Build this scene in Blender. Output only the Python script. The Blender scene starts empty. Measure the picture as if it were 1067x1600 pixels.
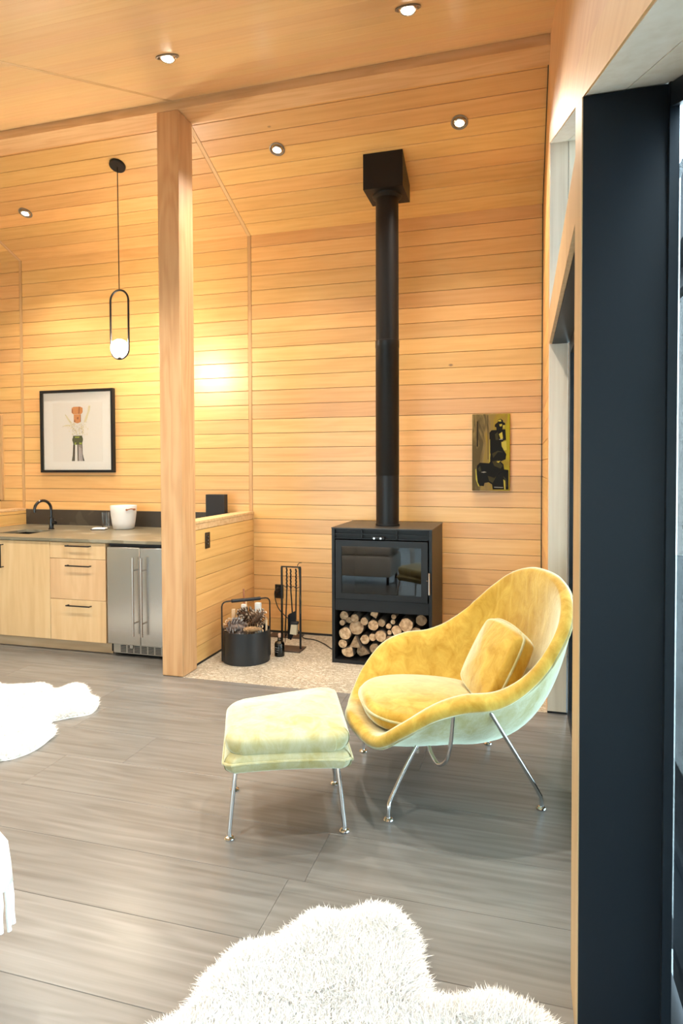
import bpy, bmesh, math, random
from mathutils import Vector, Matrix, noise
random.seed(7)
PI = math.pi
S = bpy.context.scene
C = S.collection

# ------------------------------------------------------------------ camera, sky, lights, exposure
cam_d = bpy.data.cameras.new('camera'); cam = bpy.data.objects.new('camera', cam_d); C.objects.link(cam); S.camera = cam
yaw, pitch, roll = math.radians(15.814), math.radians(1.476), math.radians(-0.2)
cfw = Vector((-math.sin(yaw), math.cos(yaw), 0)); crt = Vector((math.cos(yaw), math.sin(yaw), 0)); cup = Vector((0, 0, 1))
fw2 = cfw*math.cos(pitch) - cup*math.sin(pitch); up2 = cup*math.cos(pitch) + cfw*math.sin(pitch)
rt3 = crt*math.cos(roll) + up2*math.sin(roll); up3 = -crt*math.sin(roll) + up2*math.cos(roll)
M = Matrix((rt3, up3, -fw2)).transposed().to_4x4(); M.translation = (0, 0, 1.5)
cam.matrix_world = M
cam_d.sensor_fit = 'AUTO'; cam_d.sensor_width = 36
cam_d.lens = 1000.5/1600*36
cam_d.shift_y = -46.2/1600
cam_d.clip_start = 0.02; cam_d.clip_end = 200

SKY_STRENGTH = 6.2
w = bpy.data.worlds.new('sky'); S.world = w; w.use_nodes = True
nt = w.node_tree; bg = nt.nodes['Background']
tc = nt.nodes.new('ShaderNodeTexCoord'); sep = nt.nodes.new('ShaderNodeSeparateXYZ'); cr = nt.nodes.new('ShaderNodeValToRGB')
nt.links.new(tc.outputs['Generated'], sep.inputs[0]); nt.links.new(sep.outputs['Z'], cr.inputs[0]); nt.links.new(cr.outputs[0], bg.inputs[0])
cr.color_ramp.elements[0].position = 0.0; cr.color_ramp.elements[0].color = (.74, .92, 1.0, 1)
cr.color_ramp.elements[1].position = 0.6; cr.color_ramp.elements[1].color = (.58, .82, 1.0, 1)
bg.inputs[1].default_value = SKY_STRENGTH

SPOT_W = 160.0; SPOT_COL = (1.0, .93, .80)
PENDANT_E = 240.0
S.view_settings.view_transform = 'Standard'; S.view_settings.look = 'None'
S.view_settings.exposure = 0.32; S.view_settings.gamma = 1.0; S.view_settings.use_curve_mapping = False

# ------------------------------------------------------------------ materials
def mat(name, col=(.8,.8,.8), rough=.5, metal=0, **kw):
    m = bpy.data.materials.new(name); m.use_nodes = True
    b = m.node_tree.nodes['Principled BSDF']
    b.inputs['Base Color'].default_value = (*col, 1); b.inputs['Roughness'].default_value = rough; b.inputs['Metallic'].default_value = metal
    for k, v in kw.items(): b.inputs[k].default_value = v
    return m
def nodes(m): return m.node_tree.nodes, m.node_tree.links, m.node_tree.nodes['Principled BSDF']
def ramp(n, stops):
    r = n.new('ShaderNodeValToRGB'); e = r.color_ramp.elements
    while len(e) < len(stops): e.new(.5)
    for i, (p, c) in enumerate(stops): e[i].position = p; e[i].color = (*c, 1)
    return r
def wood(name, c_dark, c_mid, c_light, rough=.42, scale=(.9, 34, 34), vary=.16, rings=.35, bump=.03, coat=0.0, knots=True, axis=0, spec=.5):
    """boards: grain along local X (axis 0) or Z (axis 2), each object gets its own tone and its own piece of grain"""
    m = mat(name, c_mid, rough); n, l, b = nodes(m)
    t = n.new('ShaderNodeTexCoord'); oi = n.new('ShaderNodeObjectInfo')
    mu = n.new('ShaderNodeVectorMath'); mu.operation = 'SCALE'; l.new(oi.outputs['Location'], mu.inputs[0]); mu.inputs['Scale'].default_value = 7.31
    ra = n.new('ShaderNodeVectorMath'); ra.operation = 'SCALE'; ra.inputs[0].default_value = (31, 17, 23); l.new(oi.outputs['Random'], ra.inputs['Scale'])
    ad = n.new('ShaderNodeVectorMath'); l.new(t.outputs['Object'], ad.inputs[0]); l.new(ra.outputs[0], ad.inputs[1])
    mp = n.new('ShaderNodeMapping'); sc = list(scale)
    if axis == 2: sc = [scale[1], scale[1], scale[0]]
    if axis == 1: sc = [scale[1], scale[0], scale[1]]
    mp.inputs['Scale'].default_value = sc; l.new(ad.outputs[0], mp.inputs[0])
    no = n.new('ShaderNodeTexNoise'); no.inputs['Scale'].default_value = 1; no.inputs['Detail'].default_value = 5; no.inputs['Distortion'].default_value = .35; l.new(mp.outputs[0], no.inputs[0])
    mp2 = n.new('ShaderNodeMapping'); s2 = [.55, 5.0, 5.0] if axis == 0 else ([5.0, 5.0, .55] if axis == 2 else [5.0, .55, 5.0])
    mp2.inputs['Scale'].default_value = s2; l.new(ad.outputs[0], mp2.inputs[0])
    n2 = n.new('ShaderNodeTexNoise'); n2.inputs['Scale'].default_value = 1; n2.inputs['Detail'].default_value = 3; l.new(mp2.outputs[0], n2.inputs[0])
    mx = n.new('ShaderNodeMix'); mx.inputs[0].default_value = rings; l.new(no.outputs[0], mx.inputs[2]); 
    # rings: sine of the slow noise
    mm = n.new('ShaderNodeMath'); mm.operation = 'MULTIPLY'; mm.inputs[1].default_value = 60; l.new(n2.outputs[0], mm.inputs[0])
    sn = n.new('ShaderNodeMath'); sn.operation = 'SINE'; l.new(mm.outputs[0], sn.inputs[0])
    sm = n.new('ShaderNodeMath'); sm.operation = 'MULTIPLY_ADD'; sm.inputs[1].default_value = .16; sm.inputs[2].default_value = .5; l.new(sn.outputs[0], sm.inputs[0])
    l.new(sm.outputs[0], mx.inputs[3])
    rp = ramp(n, [(.30, c_dark), (.5, c_mid), (.72, c_light)]); l.new(mx.outputs[0], rp.inputs[0])
    # tone per board
    hs = n.new('ShaderNodeHueSaturation'); l.new(rp.outputs[0], hs.inputs['Color'])
    v = n.new('ShaderNodeMapRange'); v.inputs['To Min'].default_value = 1-vary; v.inputs['To Max'].default_value = 1+vary*.7; l.new(oi.outputs['Random'], v.inputs[0]); l.new(v.outputs[0], hs.inputs['Value'])
    r7 = n.new('ShaderNodeMath'); r7.operation = 'MULTIPLY'; r7.inputs[1].default_value = 7.77; l.new(oi.outputs['Random'], r7.inputs[0])
    fr = n.new('ShaderNodeMath'); fr.operation = 'FRACT'; l.new(r7.outputs[0], fr.inputs[0])
    h = n.new('ShaderNodeMapRange'); h.inputs['To Min'].default_value = .492; h.inputs['To Max'].default_value = .506; l.new(fr.outputs[0], h.inputs[0]); l.new(h.outputs[0], hs.inputs['Hue'])
    out = hs.outputs[0]
    if knots:
        vo = n.new('ShaderNodeTexVoronoi'); vo.inputs['Scale'].default_value = 1
        mk = n.new('ShaderNodeMapping'); mk.inputs['Scale'].default_value = [1.3, 2.2, 2.2] if axis != 2 else [2.2, 2.2, 1.3]; l.new(ad.outputs[0], mk.inputs[0]); l.new(mk.outputs[0], vo.inputs[0])
        kr = ramp(n, [(0.0, (1,1,1)), (.016, (.8,.8,.8)), (.028, (0,0,0))]); l.new(vo.outputs['Distance'], kr.inputs[0])
        mk2 = n.new('ShaderNodeMix'); mk2.data_type = 'RGBA'; l.new(kr.outputs[0], mk2.inputs[0]); l.new(out, mk2.inputs[6]); mk2.inputs[7].default_value = (c_dark[0]*.35, c_dark[1]*.3, c_dark[2]*.25, 1)
        out = mk2.outputs[2]
    l.new(out, b.inputs['Base Color'])
    bp = n.new('ShaderNodeBump'); bp.inputs['Strength'].default_value = bump; bp.inputs['Distance'].default_value = .002; l.new(no.outputs[0], bp.inputs['Height']); l.new(bp.outputs[0], b.inputs['Normal'])
    b.inputs['Specular IOR Level'].default_value = spec; b.inputs['Coat Weight'].default_value = coat; b.inputs['Coat Roughness'].default_value = .25
    return m
W_WALL = wood('cedar_boards', (.70,.38,.12), (.78,.45,.155), (.83,.51,.195), rough=.40, vary=.12, spec=1.0)
W_CEIL = wood('ceiling_boards', (.78,.50,.24), (.84,.57,.30), (.87,.62,.36), rough=.28, vary=.04, knots=False)
W_POST = wood('fir_post', (.50,.27,.11), (.58,.34,.155), (.64,.40,.20), rough=.5, vary=.03, rings=.5, axis=2)
W_BEAM = wood('fir_beam', (.60,.35,.16), (.70,.45,.23), (.76,.52,.29), rough=.5, vary=.03, rings=.5)
W_DAYLIT = wood('daylit_jamb', (.62,.53,.42), (.70,.62,.51), (.76,.69,.58), rough=.5, vary=.03, rings=.2, axis=2, knots=False)  # jamb wood paled and greyed: the daylight on it is put into the colour
W_HEAD = wood('header_panelling', (.68,.41,.19), (.75,.48,.235), (.79,.53,.28), rough=.5, vary=.02, rings=.15, knots=False, axis=1)
W_SOFFIT = wood('daylit_soffit', (.70,.64,.52), (.76,.71,.60), (.80,.76,.67), rough=.5, vary=.02, rings=.15, knots=False, axis=1)  # soffit wood lightened in its colour to show daylight falling on it
W_SHADED = wood('shaded_edge_timber', (.42,.27,.14), (.50,.34,.18), (.56,.39,.22), rough=.5, vary=.02, rings=.2, knots=False, axis=2)  # wood darkened in its colour for shade on transom bar and post facing
DARKGAP = mat('dark_backing', (.10,.05,.02), .9)
W_CAB = wood('cabinet_oak', (.58,.36,.18), (.65,.425,.22), (.71,.49,.27), rough=.5, vary=.03, scale=(1.2,14,14), rings=.25, axis=2)
W_KICK = wood('kick_wood', (.42,.27,.15), (.52,.35,.21), (.6,.42,.27), rough=.5, vary=.02)
W_FLOOR = wood('grey_oak_planks', (.118,.110,.100), (.165,.158,.148), (.212,.206,.196), rough=.30, scale=(.9,48,48), vary=.10, rings=.42, bump=.12, knots=False)
W_LOGBARK = mat('bark', (.16,.12,.09), .9)
def log_end():
    m = mat('log_end', (.6,.42,.24), .8); n, l, b = nodes(m)
    t = n.new('ShaderNodeTexCoord'); oi = n.new('ShaderNodeObjectInfo'); ra = n.new('ShaderNodeVectorMath'); ra.operation = 'SCALE'; ra.inputs[0].default_value = (31, 0, 23); l.new(oi.outputs['Random'], ra.inputs['Scale'])
    ad = n.new('ShaderNodeVectorMath'); l.new(t.outputs['Object'], ad.inputs[0]); l.new(ra.outputs[0], ad.inputs[1])
    no = n.new('ShaderNodeTexNoise'); no.inputs['Scale'].default_value = 34; no.inputs['Detail'].default_value = 4; l.new(ad.outputs[0], no.inputs[0])
    ln = n.new('ShaderNodeVectorMath'); ln.operation = 'LENGTH'; mp = n.new('ShaderNodeMapping'); mp.inputs['Scale'].default_value = (1,0,1); l.new(t.outputs['Object'], mp.inputs[0]); l.new(mp.outputs[0], ln.inputs[0])
    mu = n.new('ShaderNodeMath'); mu.operation = 'MULTIPLY'; mu.inputs[1].default_value = 900; l.new(ln.outputs['Value'], mu.inputs[0]); sn = n.new('ShaderNodeMath'); sn.operation = 'SINE'; l.new(mu.outputs[0], sn.inputs[0])
    ma = n.new('ShaderNodeMath'); ma.operation = 'MULTIPLY_ADD'; ma.inputs[1].default_value = .07; l.new(sn.outputs[0], ma.inputs[0]); l.new(no.outputs[0], ma.inputs[2])
    rp = ramp(n, [(.3, (.24,.13,.07)), (.5, (.52,.34,.19)), (.68, (.68,.50,.33))]); l.new(ma.outputs[0], rp.inputs[0])
    hs = n.new('ShaderNodeHueSaturation'); v = n.new('ShaderNodeMapRange'); v.inputs['To Min'].default_value = .55; v.inputs['To Max'].default_value = 1.15; l.new(oi.outputs['Random'], v.inputs[0]); l.new(v.outputs[0], hs.inputs['Value']); l.new(rp.outputs[0], hs.inputs['Color'])
    l.new(hs.outputs[0], b.inputs['Base Color']); return m
LOG_END = log_end()
def speckle(name, base, specs, rough=.5, scale=60, bump=0):
    m = mat(name, base, rough); n, l, b = nodes(m)
    t = n.new('ShaderNodeTexCoord'); cur = None
    no = n.new('ShaderNodeTexNoise'); no.inputs['Scale'].default_value = 4; no.inputs['Detail'].default_value = 6; l.new(t.outputs['Object'], no.inputs[0])
    r0 = ramp(n, [(.35, tuple(c*.86 for c in base)), (.65, tuple(min(1, c*1.1) for c in base))]); l.new(no.outputs[0], r0.inputs[0]); cur = r0.outputs[0]
    for i, (col, sc, th) in enumerate(specs):
        mp = n.new('ShaderNodeMapping'); mp.inputs['Location'].default_value = (i*3.1, i*5.7, 0); mp.inputs['Rotation'].default_value = (0,0,i*1.1); mp.inputs['Scale'].default_value = (1, 1.7, 1); l.new(t.outputs['Object'], mp.inputs[0])
        n1 = n.new('ShaderNodeTexNoise'); n1.inputs['Scale'].default_value = sc; n1.inputs['Detail'].default_value = 1.5; l.new(mp.outputs[0], n1.inputs[0])
        r = ramp(n, [(th, (0,0,0)), (th+.02, (1,1,1))]); l.new(n1.outputs[0], r.inputs[0])
        mx = n.new('ShaderNodeMix'); mx.data_type = 'RGBA'; l.new(r.outputs[0], mx.inputs[0]); l.new(cur, mx.inputs[6]); mx.inputs[7].default_value = (*col, 1); cur = mx.outputs[2]
    l.new(cur, b.inputs['Base Color']); return m
TERRAZZO = speckle('limestone_terrazzo', (.36,.31,.235), [((.52,.47,.39), 26, .57), ((.20,.15,.09), 40, .63), ((.60,.56,.49), 70, .62), ((.12,.09,.06), 80, .67)], rough=.45)
COUNTER = speckle('olive_stone', (.20,.175,.12), [((.30,.27,.20), 3.0, .60)], rough=.28)
SPLASH = speckle('dark_splash', (.045,.036,.028), [((.07,.06,.045), 6, .62)], rough=.35)
def velvet(name='mustard_velvet', c1=(.37,.205,.016), c2=(.58,.40,.075)):
    m = mat(name, c1, .75); n, l, b = nodes(m)
    t = n.new('ShaderNodeTexCoord'); mp = n.new('ShaderNodeMapping'); mp.inputs['Scale'].default_value = (14, 14, 8); l.new(t.outputs['Object'], mp.inputs[0])
    no = n.new('ShaderNodeTexNoise'); no.inputs['Scale'].default_value = 1; no.inputs['Detail'].default_value = 7; no.inputs['Roughness'].default_value = .65; no.inputs['Distortion'].default_value = .6; l.new(mp.outputs[0], no.inputs[0])
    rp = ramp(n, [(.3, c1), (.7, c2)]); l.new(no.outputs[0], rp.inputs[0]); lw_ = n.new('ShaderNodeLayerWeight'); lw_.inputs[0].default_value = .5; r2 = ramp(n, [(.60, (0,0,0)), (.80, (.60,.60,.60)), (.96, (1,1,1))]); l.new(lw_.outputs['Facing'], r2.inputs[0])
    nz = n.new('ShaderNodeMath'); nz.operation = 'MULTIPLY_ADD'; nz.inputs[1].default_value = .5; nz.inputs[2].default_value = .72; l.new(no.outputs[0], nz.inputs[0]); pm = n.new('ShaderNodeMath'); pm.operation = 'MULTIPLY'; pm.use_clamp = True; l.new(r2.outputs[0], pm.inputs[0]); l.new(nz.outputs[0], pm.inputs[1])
    nap_sheen = n.new('ShaderNodeMix'); nap_sheen.data_type = 'RGBA'; l.new(pm.outputs[0], nap_sheen.inputs[0]); l.new(rp.outputs[0], nap_sheen.inputs[6]); nap_sheen.inputs[7].default_value = (.62, .65, .50, 1); l.new(nap_sheen.outputs[2], b.inputs['Base Color'])  # pale sheen at grazing angles, painted into the base colour
    sw = n.new('ShaderNodeMapRange'); sw.inputs['From Min'].default_value = .3; sw.inputs['From Max'].default_value = .7; sw.inputs['To Min'].default_value = .7; sw.inputs['To Max'].default_value = 1.0
    l.new(no.outputs[0], sw.inputs[0]); l.new(sw.outputs[0], b.inputs['Sheen Weight'])
    b.inputs['Sheen Tint'].default_value = (.86, 1.0, .86, 1); b.inputs['Sheen Roughness'].default_value = .38
    b.inputs['Specular IOR Level'].default_value = .2
    n3 = n.new('ShaderNodeTexNoise'); n3.inputs['Scale'].default_value = 420; l.new(t.outputs['Object'], n3.inputs[0])
    bp = n.new('ShaderNodeBump'); bp.inputs['Strength'].default_value = .25; bp.inputs['Distance'].default_value = .002; l.new(n3.outputs[0], bp.inputs['Height'])
    bp2 = n.new('ShaderNodeBump'); bp2.inputs['Strength'].default_value = .35; bp2.inputs['Distance'].default_value = .01; l.new(no.outputs[0], bp2.inputs['Height']); l.new(bp.outputs[0], bp2.inputs['Normal']); l.new(bp2.outputs[0], b.inputs['Normal'])
    return m
VELVET = velvet()
VELVET_PALE_SHEEN = velvet('pale_sheen_velvet', (.36,.31,.11), (.49,.485,.33))  # pale copy of the mustard velvet, daylit nap sheen put into its colour
BLACK = mat('black_steel', (.008,.008,.009), .42, 0, **{'Specular IOR Level': .32})
BLACK_MATTE = mat('matte_black', (.010,.010,.011), .6)
BLACK_GLOSSY = mat('black_gloss', (.008,.008,.009), .2)
FRAME = mat('navy_black_frame', (.006,.010,.015), .42, 0, **{'Specular IOR Level': .28})
STOVE_TOP = mat('stove_steel', (.035,.030,.026), .38)
BRONZE = mat('dark_bronze', (.07,.045,.035), .45, .3)
CHROME = mat('chrome', (.78,.79,.80), .10, 1)
STEEL = mat('brushed_steel', (.56,.55,.53), .27, 1)
n, l, b = nodes(STEEL); t_ = n.new('ShaderNodeTexCoord'); m_ = n.new('ShaderNodeMapping'); m_.inputs['Scale'].default_value = (3, 3, 260); l.new(t_.outputs['Object'], m_.inputs[0]); no_ = n.new('ShaderNodeTexNoise'); no_.inputs['Scale'].default_value = 1; l.new(m_.outputs[0], no_.inputs[0]); b_ = n.new('ShaderNodeBump'); b_.inputs['Strength'].default_value = .08; b_.inputs['Distance'].default_value = .001; l.new(no_.outputs[0], b_.inputs['Height']); l.new(b_.outputs[0], b.inputs['Normal'])
STEEL_DARK = mat('sink_steel', (.10,.09,.08), .35, 1)
WHITE = mat('white_ceramic', (.70,.68,.66), .5)
PAPER = mat('print_paper', (.86,.80,.72), .7)
PAPER2 = mat('mat_board', (.90,.85,.78), .7)
LEATHER = mat('tan_leather', (.32,.12,.05), .5)
WOOL = mat('white_wool', (.97,.965,.95), .9)
WOOL.node_tree.nodes['Principled BSDF'].inputs['Subsurface Weight'].default_value = 0
WOOL_SKIN = mat('sheep_hide', (.93,.91,.86), .9)
THROW = mat('white_throw', (.86,.85,.83), .9)
LINEN = mat('pale_linen', (.62,.60,.56), .85)
RUBBER = mat('black_rubber', (.01,.01,.01), .5)
CORK = mat('cork', (.50,.28,.14), .8)
PINE = mat('pinecone_brown', (.10,.055,.03), .75); PINE_TIP = mat('pinecone_tip', (.50,.40,.30), .8)
PINE_T = mat('pinecone_tan', (.42,.25,.12), .8); 
KINDLE = mat('pale_kindling', (.74,.54,.34), .75); CARD = mat('white_label_card', (.82,.80,.76), .7)
BRISTLE = mat('bristle', (.55,.47,.33), .9)
def glass(name, tint=(1,1,1), rough=0.0, refl=1.0):
    m = bpy.data.materials.new(name); m.use_nodes = True; n, l = m.node_tree.nodes, m.node_tree.links; n.clear()
    o = n.new('ShaderNodeOutputMaterial'); tr = n.new('ShaderNodeBsdfTransparent'); gl = n.new('ShaderNodeBsdfGlossy'); mx = n.new('ShaderNodeMixShader'); f = n.new('ShaderNodeFresnel')
    tr.inputs[0].default_value = (*tint, 1); gl.inputs['Roughness'].default_value = rough; f.inputs[0].default_value = 1.5
    mu = n.new('ShaderNodeMath'); mu.operation = 'MULTIPLY'; mu.inputs[1].default_value = refl; l.new(f.outputs[0], mu.inputs[0])
    l.new(mu.outputs[0], mx.inputs[0]); l.new(tr.outputs[0], mx.inputs[1]); l.new(gl.outputs[0], mx.inputs[2]); l.new(mx.outputs[0], o.inputs[0]); return m
GLASS = glass('window_glass', (.97,.99,.98)); GLASS_STOVE = glass('stove_glass', (.30,.28,.27), .02, 1.7); GLASS_CUP = glass('clear_tumbler', (.93,.94,.93), .0, .9)
GLASS_BOTTLE = glass('smoky_bottle', (.55,.56,.55), .02, 1.4)
def emis(name, col, st):
    m = mat(name, (1,1,1), .4); b = m.node_tree.nodes['Principled BSDF']; b.inputs['Emission Color'].default_value = (*col, 1); b.inputs['Emission Strength'].default_value = st; return m
LENS = emis('lamp_lens', (1,.86,.66), 9); GLOBE = emis('opal_globe', (1,.86,.66), PENDANT_E)
EMBER = emis('embers', (1,.30,.06), .9)
CONCRETE = speckle('terrace_concrete', (.72,.73,.70), [((.78,.78,.76), 30, .6)], rough=.8)

# ------------------------------------------------------------------ mesh helpers
def obj(name, bm, m, parent=None, smooth=False, loc=None):
    me = bpy.data.meshes.new(name); bm.normal_update(); bm.to_mesh(me); bm.free()
    for mm in (m if isinstance(m, (list, tuple)) else [m]): me.materials.append(mm)
    if smooth: me.polygons.foreach_set('use_smooth', [True]*len(me.polygons)); me.update()
    me.set_sharp_from_angle(angle=math.radians(75 if smooth else 38))
    o = bpy.data.objects.new(name, me); C.objects.link(o)
    if parent: o.parent = parent
    if loc is not None: o.location = loc
    return o
def tag(o, label=None, cat=None, group=None, kind=None):
    if label: o['label'] = label
    if cat: o['category'] = cat
    if group: o['group'] = group
    if kind: o['kind'] = kind
    return o
def thing(name, label, cat, loc=(0,0,0), rz=0, group=None):
    o = bpy.data.objects.new(name, None); C.objects.link(o); o.empty_display_size = .1
    o.location = loc; o.rotation_euler = (0,0,rz); return tag(o, label, cat, group)
def nb(): return bmesh.new()
def box(bm, x0, x1, y0, y1, z0, z1, bev=0, seg=1, mi=0):
    r = bmesh.ops.create_cube(bm, size=1)['verts']
    for v in r: v.co = Vector(((x0+x1)/2+v.co.x*(x1-x0), (y0+y1)/2+v.co.y*(y1-y0), (z0+z1)/2+v.co.z*(z1-z0)))
    fs = list({f for v in r for f in v.link_faces})
    if bev:
        g = bmesh.ops.bevel(bm, geom=list({e for f in fs for e in f.edges}), offset=bev, segments=seg, affect='EDGES', profile=.5)
        fs = list({f for f in g['faces']} | {f for f in fs if f.is_valid})
    for f in fs: f.material_index = mi
    return bm
def catmull(P, n=8, closed=False):
    P = [Vector(p) for p in P]; N = len(P); out = []
    rng = range(N) if closed else range(N-1)
    for i in rng:
        g = (lambda k: P[k % N]) if closed else (lambda k: P[min(max(k, 0), N-1)])
        a, b_, c, d = g(i-1), g(i), g(i+1), g(i+2)
        for j in range(n):
            t = j/n; out.append(.5*((2*b_)+(-a+c)*t+(2*a-5*b_+4*c-d)*t*t+(-a+3*b_-3*c+d)*t**3))
    if not closed: out.append(P[-1])
    return out
def tube(bm, pts, r, seg=10, closed=False, caps=True, mi=0):
    pts = [Vector(p) for p in pts]; N = len(pts); rings = []; up = None
    for i, p in enumerate(pts):
        if closed: t = pts[(i+1) % N]-pts[i-1]
        else: t = pts[min(i+1, N-1)]-pts[max(i-1, 0)]
        t.normalize()
        if up is None:
            up = Vector((0,0,1)) if abs(t.z) < .9 else Vector((1,0,0))
        up = (up - t*up.dot(t)).normalized(); s = t.cross(up)
        rr = r[i] if isinstance(r, (list, tuple)) else r
        rings.append([bm.verts.new(p + (up*math.cos(a)+s*math.sin(a))*rr) for a in [2*PI*k/seg for k in range(seg)]])
    fs = []
    for i in range(N if closed else N-1):
        A, B = rings[i], rings[(i+1) % N]
        for k in range(seg): fs.append(bm.faces.new((A[k], A[(k+1) % seg], B[(k+1) % seg], B[k])))
    if caps and not closed: fs.append(bm.faces.new(rings[0][::-1])); fs.append(bm.faces.new(rings[-1]))
    for f in fs: f.material_index = mi; f.smooth = True
    return bm
def lathe(bm, prof, seg=28, loc=(0,0,0), mi=0):
    """prof: list of (r, z); r=0 closes"""
    loc = Vector(loc); rings = []
    for r, z in prof:
        if r <= 1e-6: rings.append([bm.verts.new(loc+Vector((0,0,z)))])
        else: rings.append([bm.verts.new(loc+Vector((r*math.cos(2*PI*k/seg), r*math.sin(2*PI*k/seg), z))) for k in range(seg)])
    for A, B in zip(rings, rings[1:]):
        for k in range(seg):
            a = [A[0]] if len(A) == 1 else [A[k], A[(k+1) % seg]]
            b_ = [B[0]] if len(B) == 1 else [B[(k+1) % seg], B[k]]
            if len(a)+len(b_) >= 3: f = bm.faces.new(a+b_); f.material_index = mi; f.smooth = True
    return bm
def prism(bm, poly, axis, a, b_, mi=0):
    """poly in the plane normal to axis ('x': (y,z); 'y': (x,z); 'z': (x,y)), from a to b_"""
    def P(q, t): return {'x': (t, q[0], q[1]), 'y': (q[0], t, q[1]), 'z': (q[0], q[1], t)}[axis]
    A = [bm.verts.new(P(q, a)) for q in poly]; B = [bm.verts.new(P(q, b_)) for q in poly]; N = len(poly)
    fs = [bm.faces.new(A), bm.faces.new(B[::-1])]
    for i in range(N): fs.append(bm.faces.new((A[i], B[i], B[(i+1) % N], A[(i+1) % N])))
    for f in fs: f.material_index = mi
    bmesh.ops.recalc_face_normals(bm, faces=fs); return bm
def cyl(bm, p0, p1, r, seg=16, mi=0): return tube(bm, [p0, p1], r, seg, mi=mi)

# a board mesh: long edges chamfered; shared between equal boards
_bc = {}
def board(name, parent, o, xa, ya, L, W_, T, m, bev=.003):
    key = (round(L, 3), round(W_, 4), round(T, 4), m.name, name, bev)
    if key not in _bc:
        bm = nb(); pr = [(0,0), (W_,0), (W_,T-bev), (W_-bev,T), (bev,T), (0,T-bev)]
        A = [bm.verts.new((0,y,z)) for y, z in pr]; B = [bm.verts.new((L,y,z)) for y, z in pr]
        bm.faces.new(A[::-1]); bm.faces.new(B)
        for i in range(6): bm.faces.new((A[i], A[(i+1) % 6], B[(i+1) % 6], B[i]))
        bmesh.ops.recalc_face_normals(bm, faces=bm.faces[:])
        me = bpy.data.meshes.new(name); bm.to_mesh(me); bm.free(); me.materials.append(m); _bc[key] = me
    ob = bpy.data.objects.new(name, _bc[key]); C.objects.link(ob); ob.parent = parent
    xa = Vector(xa).normalized(); ya = Vector(ya).normalized(); za = xa.cross(ya)
    mt = Matrix((xa, ya, za)).transposed().to_4x4(); mt.translation = Vector(o); ob.matrix_world = mt
    ob.matrix_local = mt
    return ob

# ------------------------------------------------------------------ key dimensions
YB = 5.37; XR = .148; XL = -6.2; ZE = 3.57; SL = .42; YRB = 4.04   # back wall, right wall, left wall, eave, slope, ridge beam front
def zback(y): return ZE+SL*(YB-y)
def znear(y): return 4.05-SL*(YRB-y)
YFLAT = .3; ZFLAT = znear(YFLAT)
YF = -2.6
PB = .1283
SEAM1, SEAM2 = -4.872, -2.376

def structure(name, bm, m): return tag(obj(name, bm, m), kind='structure')

# ------------------------------------------------------------------ floor
bm = nb(); box(bm, XL-.1, .47, YF-.1, YB+.1, -.14, -.021); floor = structure('floor', bm, BLACK_MATTE)
rng = random.Random(3)
k = 0; y = 4.04
rows = []
while y > YF: rows.append((y-.315, y)); y -= .315
rows.insert(0, (4.04, 4.355)); rows.insert(0, (4.355, 4.67))
for i, (y0, y1) in enumerate(rows):
    xe = .30 if y0 < 4.0 else -2.36
    x0 = XL; xs = [x0]; x = x0 + rng.uniform(.6, 2.2)
    if i == 6: xs += [-4.4, -2.28]; x = -2.28+2.6
    while x < xe-.3: xs.append(x); x += rng.uniform(1.9, 2.6)
    xs.append(xe)
    for a, b_ in zip(xs, xs[1:]):
        board('floor_plank', floor, (a+.0006, y0+.0004, -.020), (1,0,0), (0,1,0), b_-a-.0012, y1-y0-.0008, .020, W_FLOOR, bev=.0012)
bm = nb(); box(bm, -2.36, XR+.01, 4.0415, YB+.01, -.02, .0006, .001)
tag(obj('hearth_slab', bm, TERRAZZO, floor), 'pale speckled stone hearth slab')

# ------------------------------------------------------------------ back wall
bm = nb(); box(bm, XL-.1, XR+.25, YB+.016, YB+.15, -.02, ZE+.35); wall_back = structure('wall_back', bm, DARKGAP)
secs = [(XL, -5.16, 'win'), (-5.16, SEAM1-.018, ''), (SEAM1+.018, SEAM2-.018, ''), (SEAM2+.018, XR, '')]
for x0, x1, kd in secs:
    for r in range(28):
        z0 = r*PB; z1 = min(z0+PB, ZE+.01)
        if kd == 'win' and 1.16 < z0+.06 and z1 < 2.03: continue
        if x1 <= SEAM2 and z1 < 1.0: continue
        a = x0
        if kd == '' and x1-x0 > 2 and r % 3 == 1 and False: pass
        # boards face -Y : x axis +X, y axis +Z -> normal = X x Z = -Y
        board('board', wall_back, (a, YB+.016, z0+.0018), (1,0,0), (0,0,1), x1-x0, z1-z0-.0036, .016, W_WALL, bev=.0015)
for sx in (SEAM1, SEAM2):
    board('trim_strip', wall_back, (sx-.016, YB+.016, .0), (0,0,1), (-1,0,0), ZE, -.0, .0, W_BEAM) if False else None
    bm = nb(); box(bm, sx-.0155, sx+.0155, YB-.003, YB+.02, 1.0 if sx == SEAM1 else .0, ZE+.002, .0015)
    obj('trim_strip', bm, W_POST, wall_back)
bm = nb(); box(bm, SEAM2+.02, XR, YB-.006, YB+.016, 0, .018); tag(obj('baseboard_back', bm, BLACK_MATTE), kind='structure')

# window on the back wall at far left
bm = nb(); box(bm, -5.165, -5.115, YB-.016, YB+.02, 1.165, 2.03, .002); box(bm, XL, -5.165, YB-.016, YB+.02, 1.98, 2.03, .002); box(bm, XL, -5.165, YB-.016, YB+.02, 1.165, 1.215, .002)
win1 = structure('window_1', bm, W_POST)
bm = nb(); box(bm, XL, -5.165, YB-.004, YB+.006, 1.215, 1.98); obj('pane', bm, glass('window_pane_dark', (.6,.7,.75)), win1)

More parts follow.
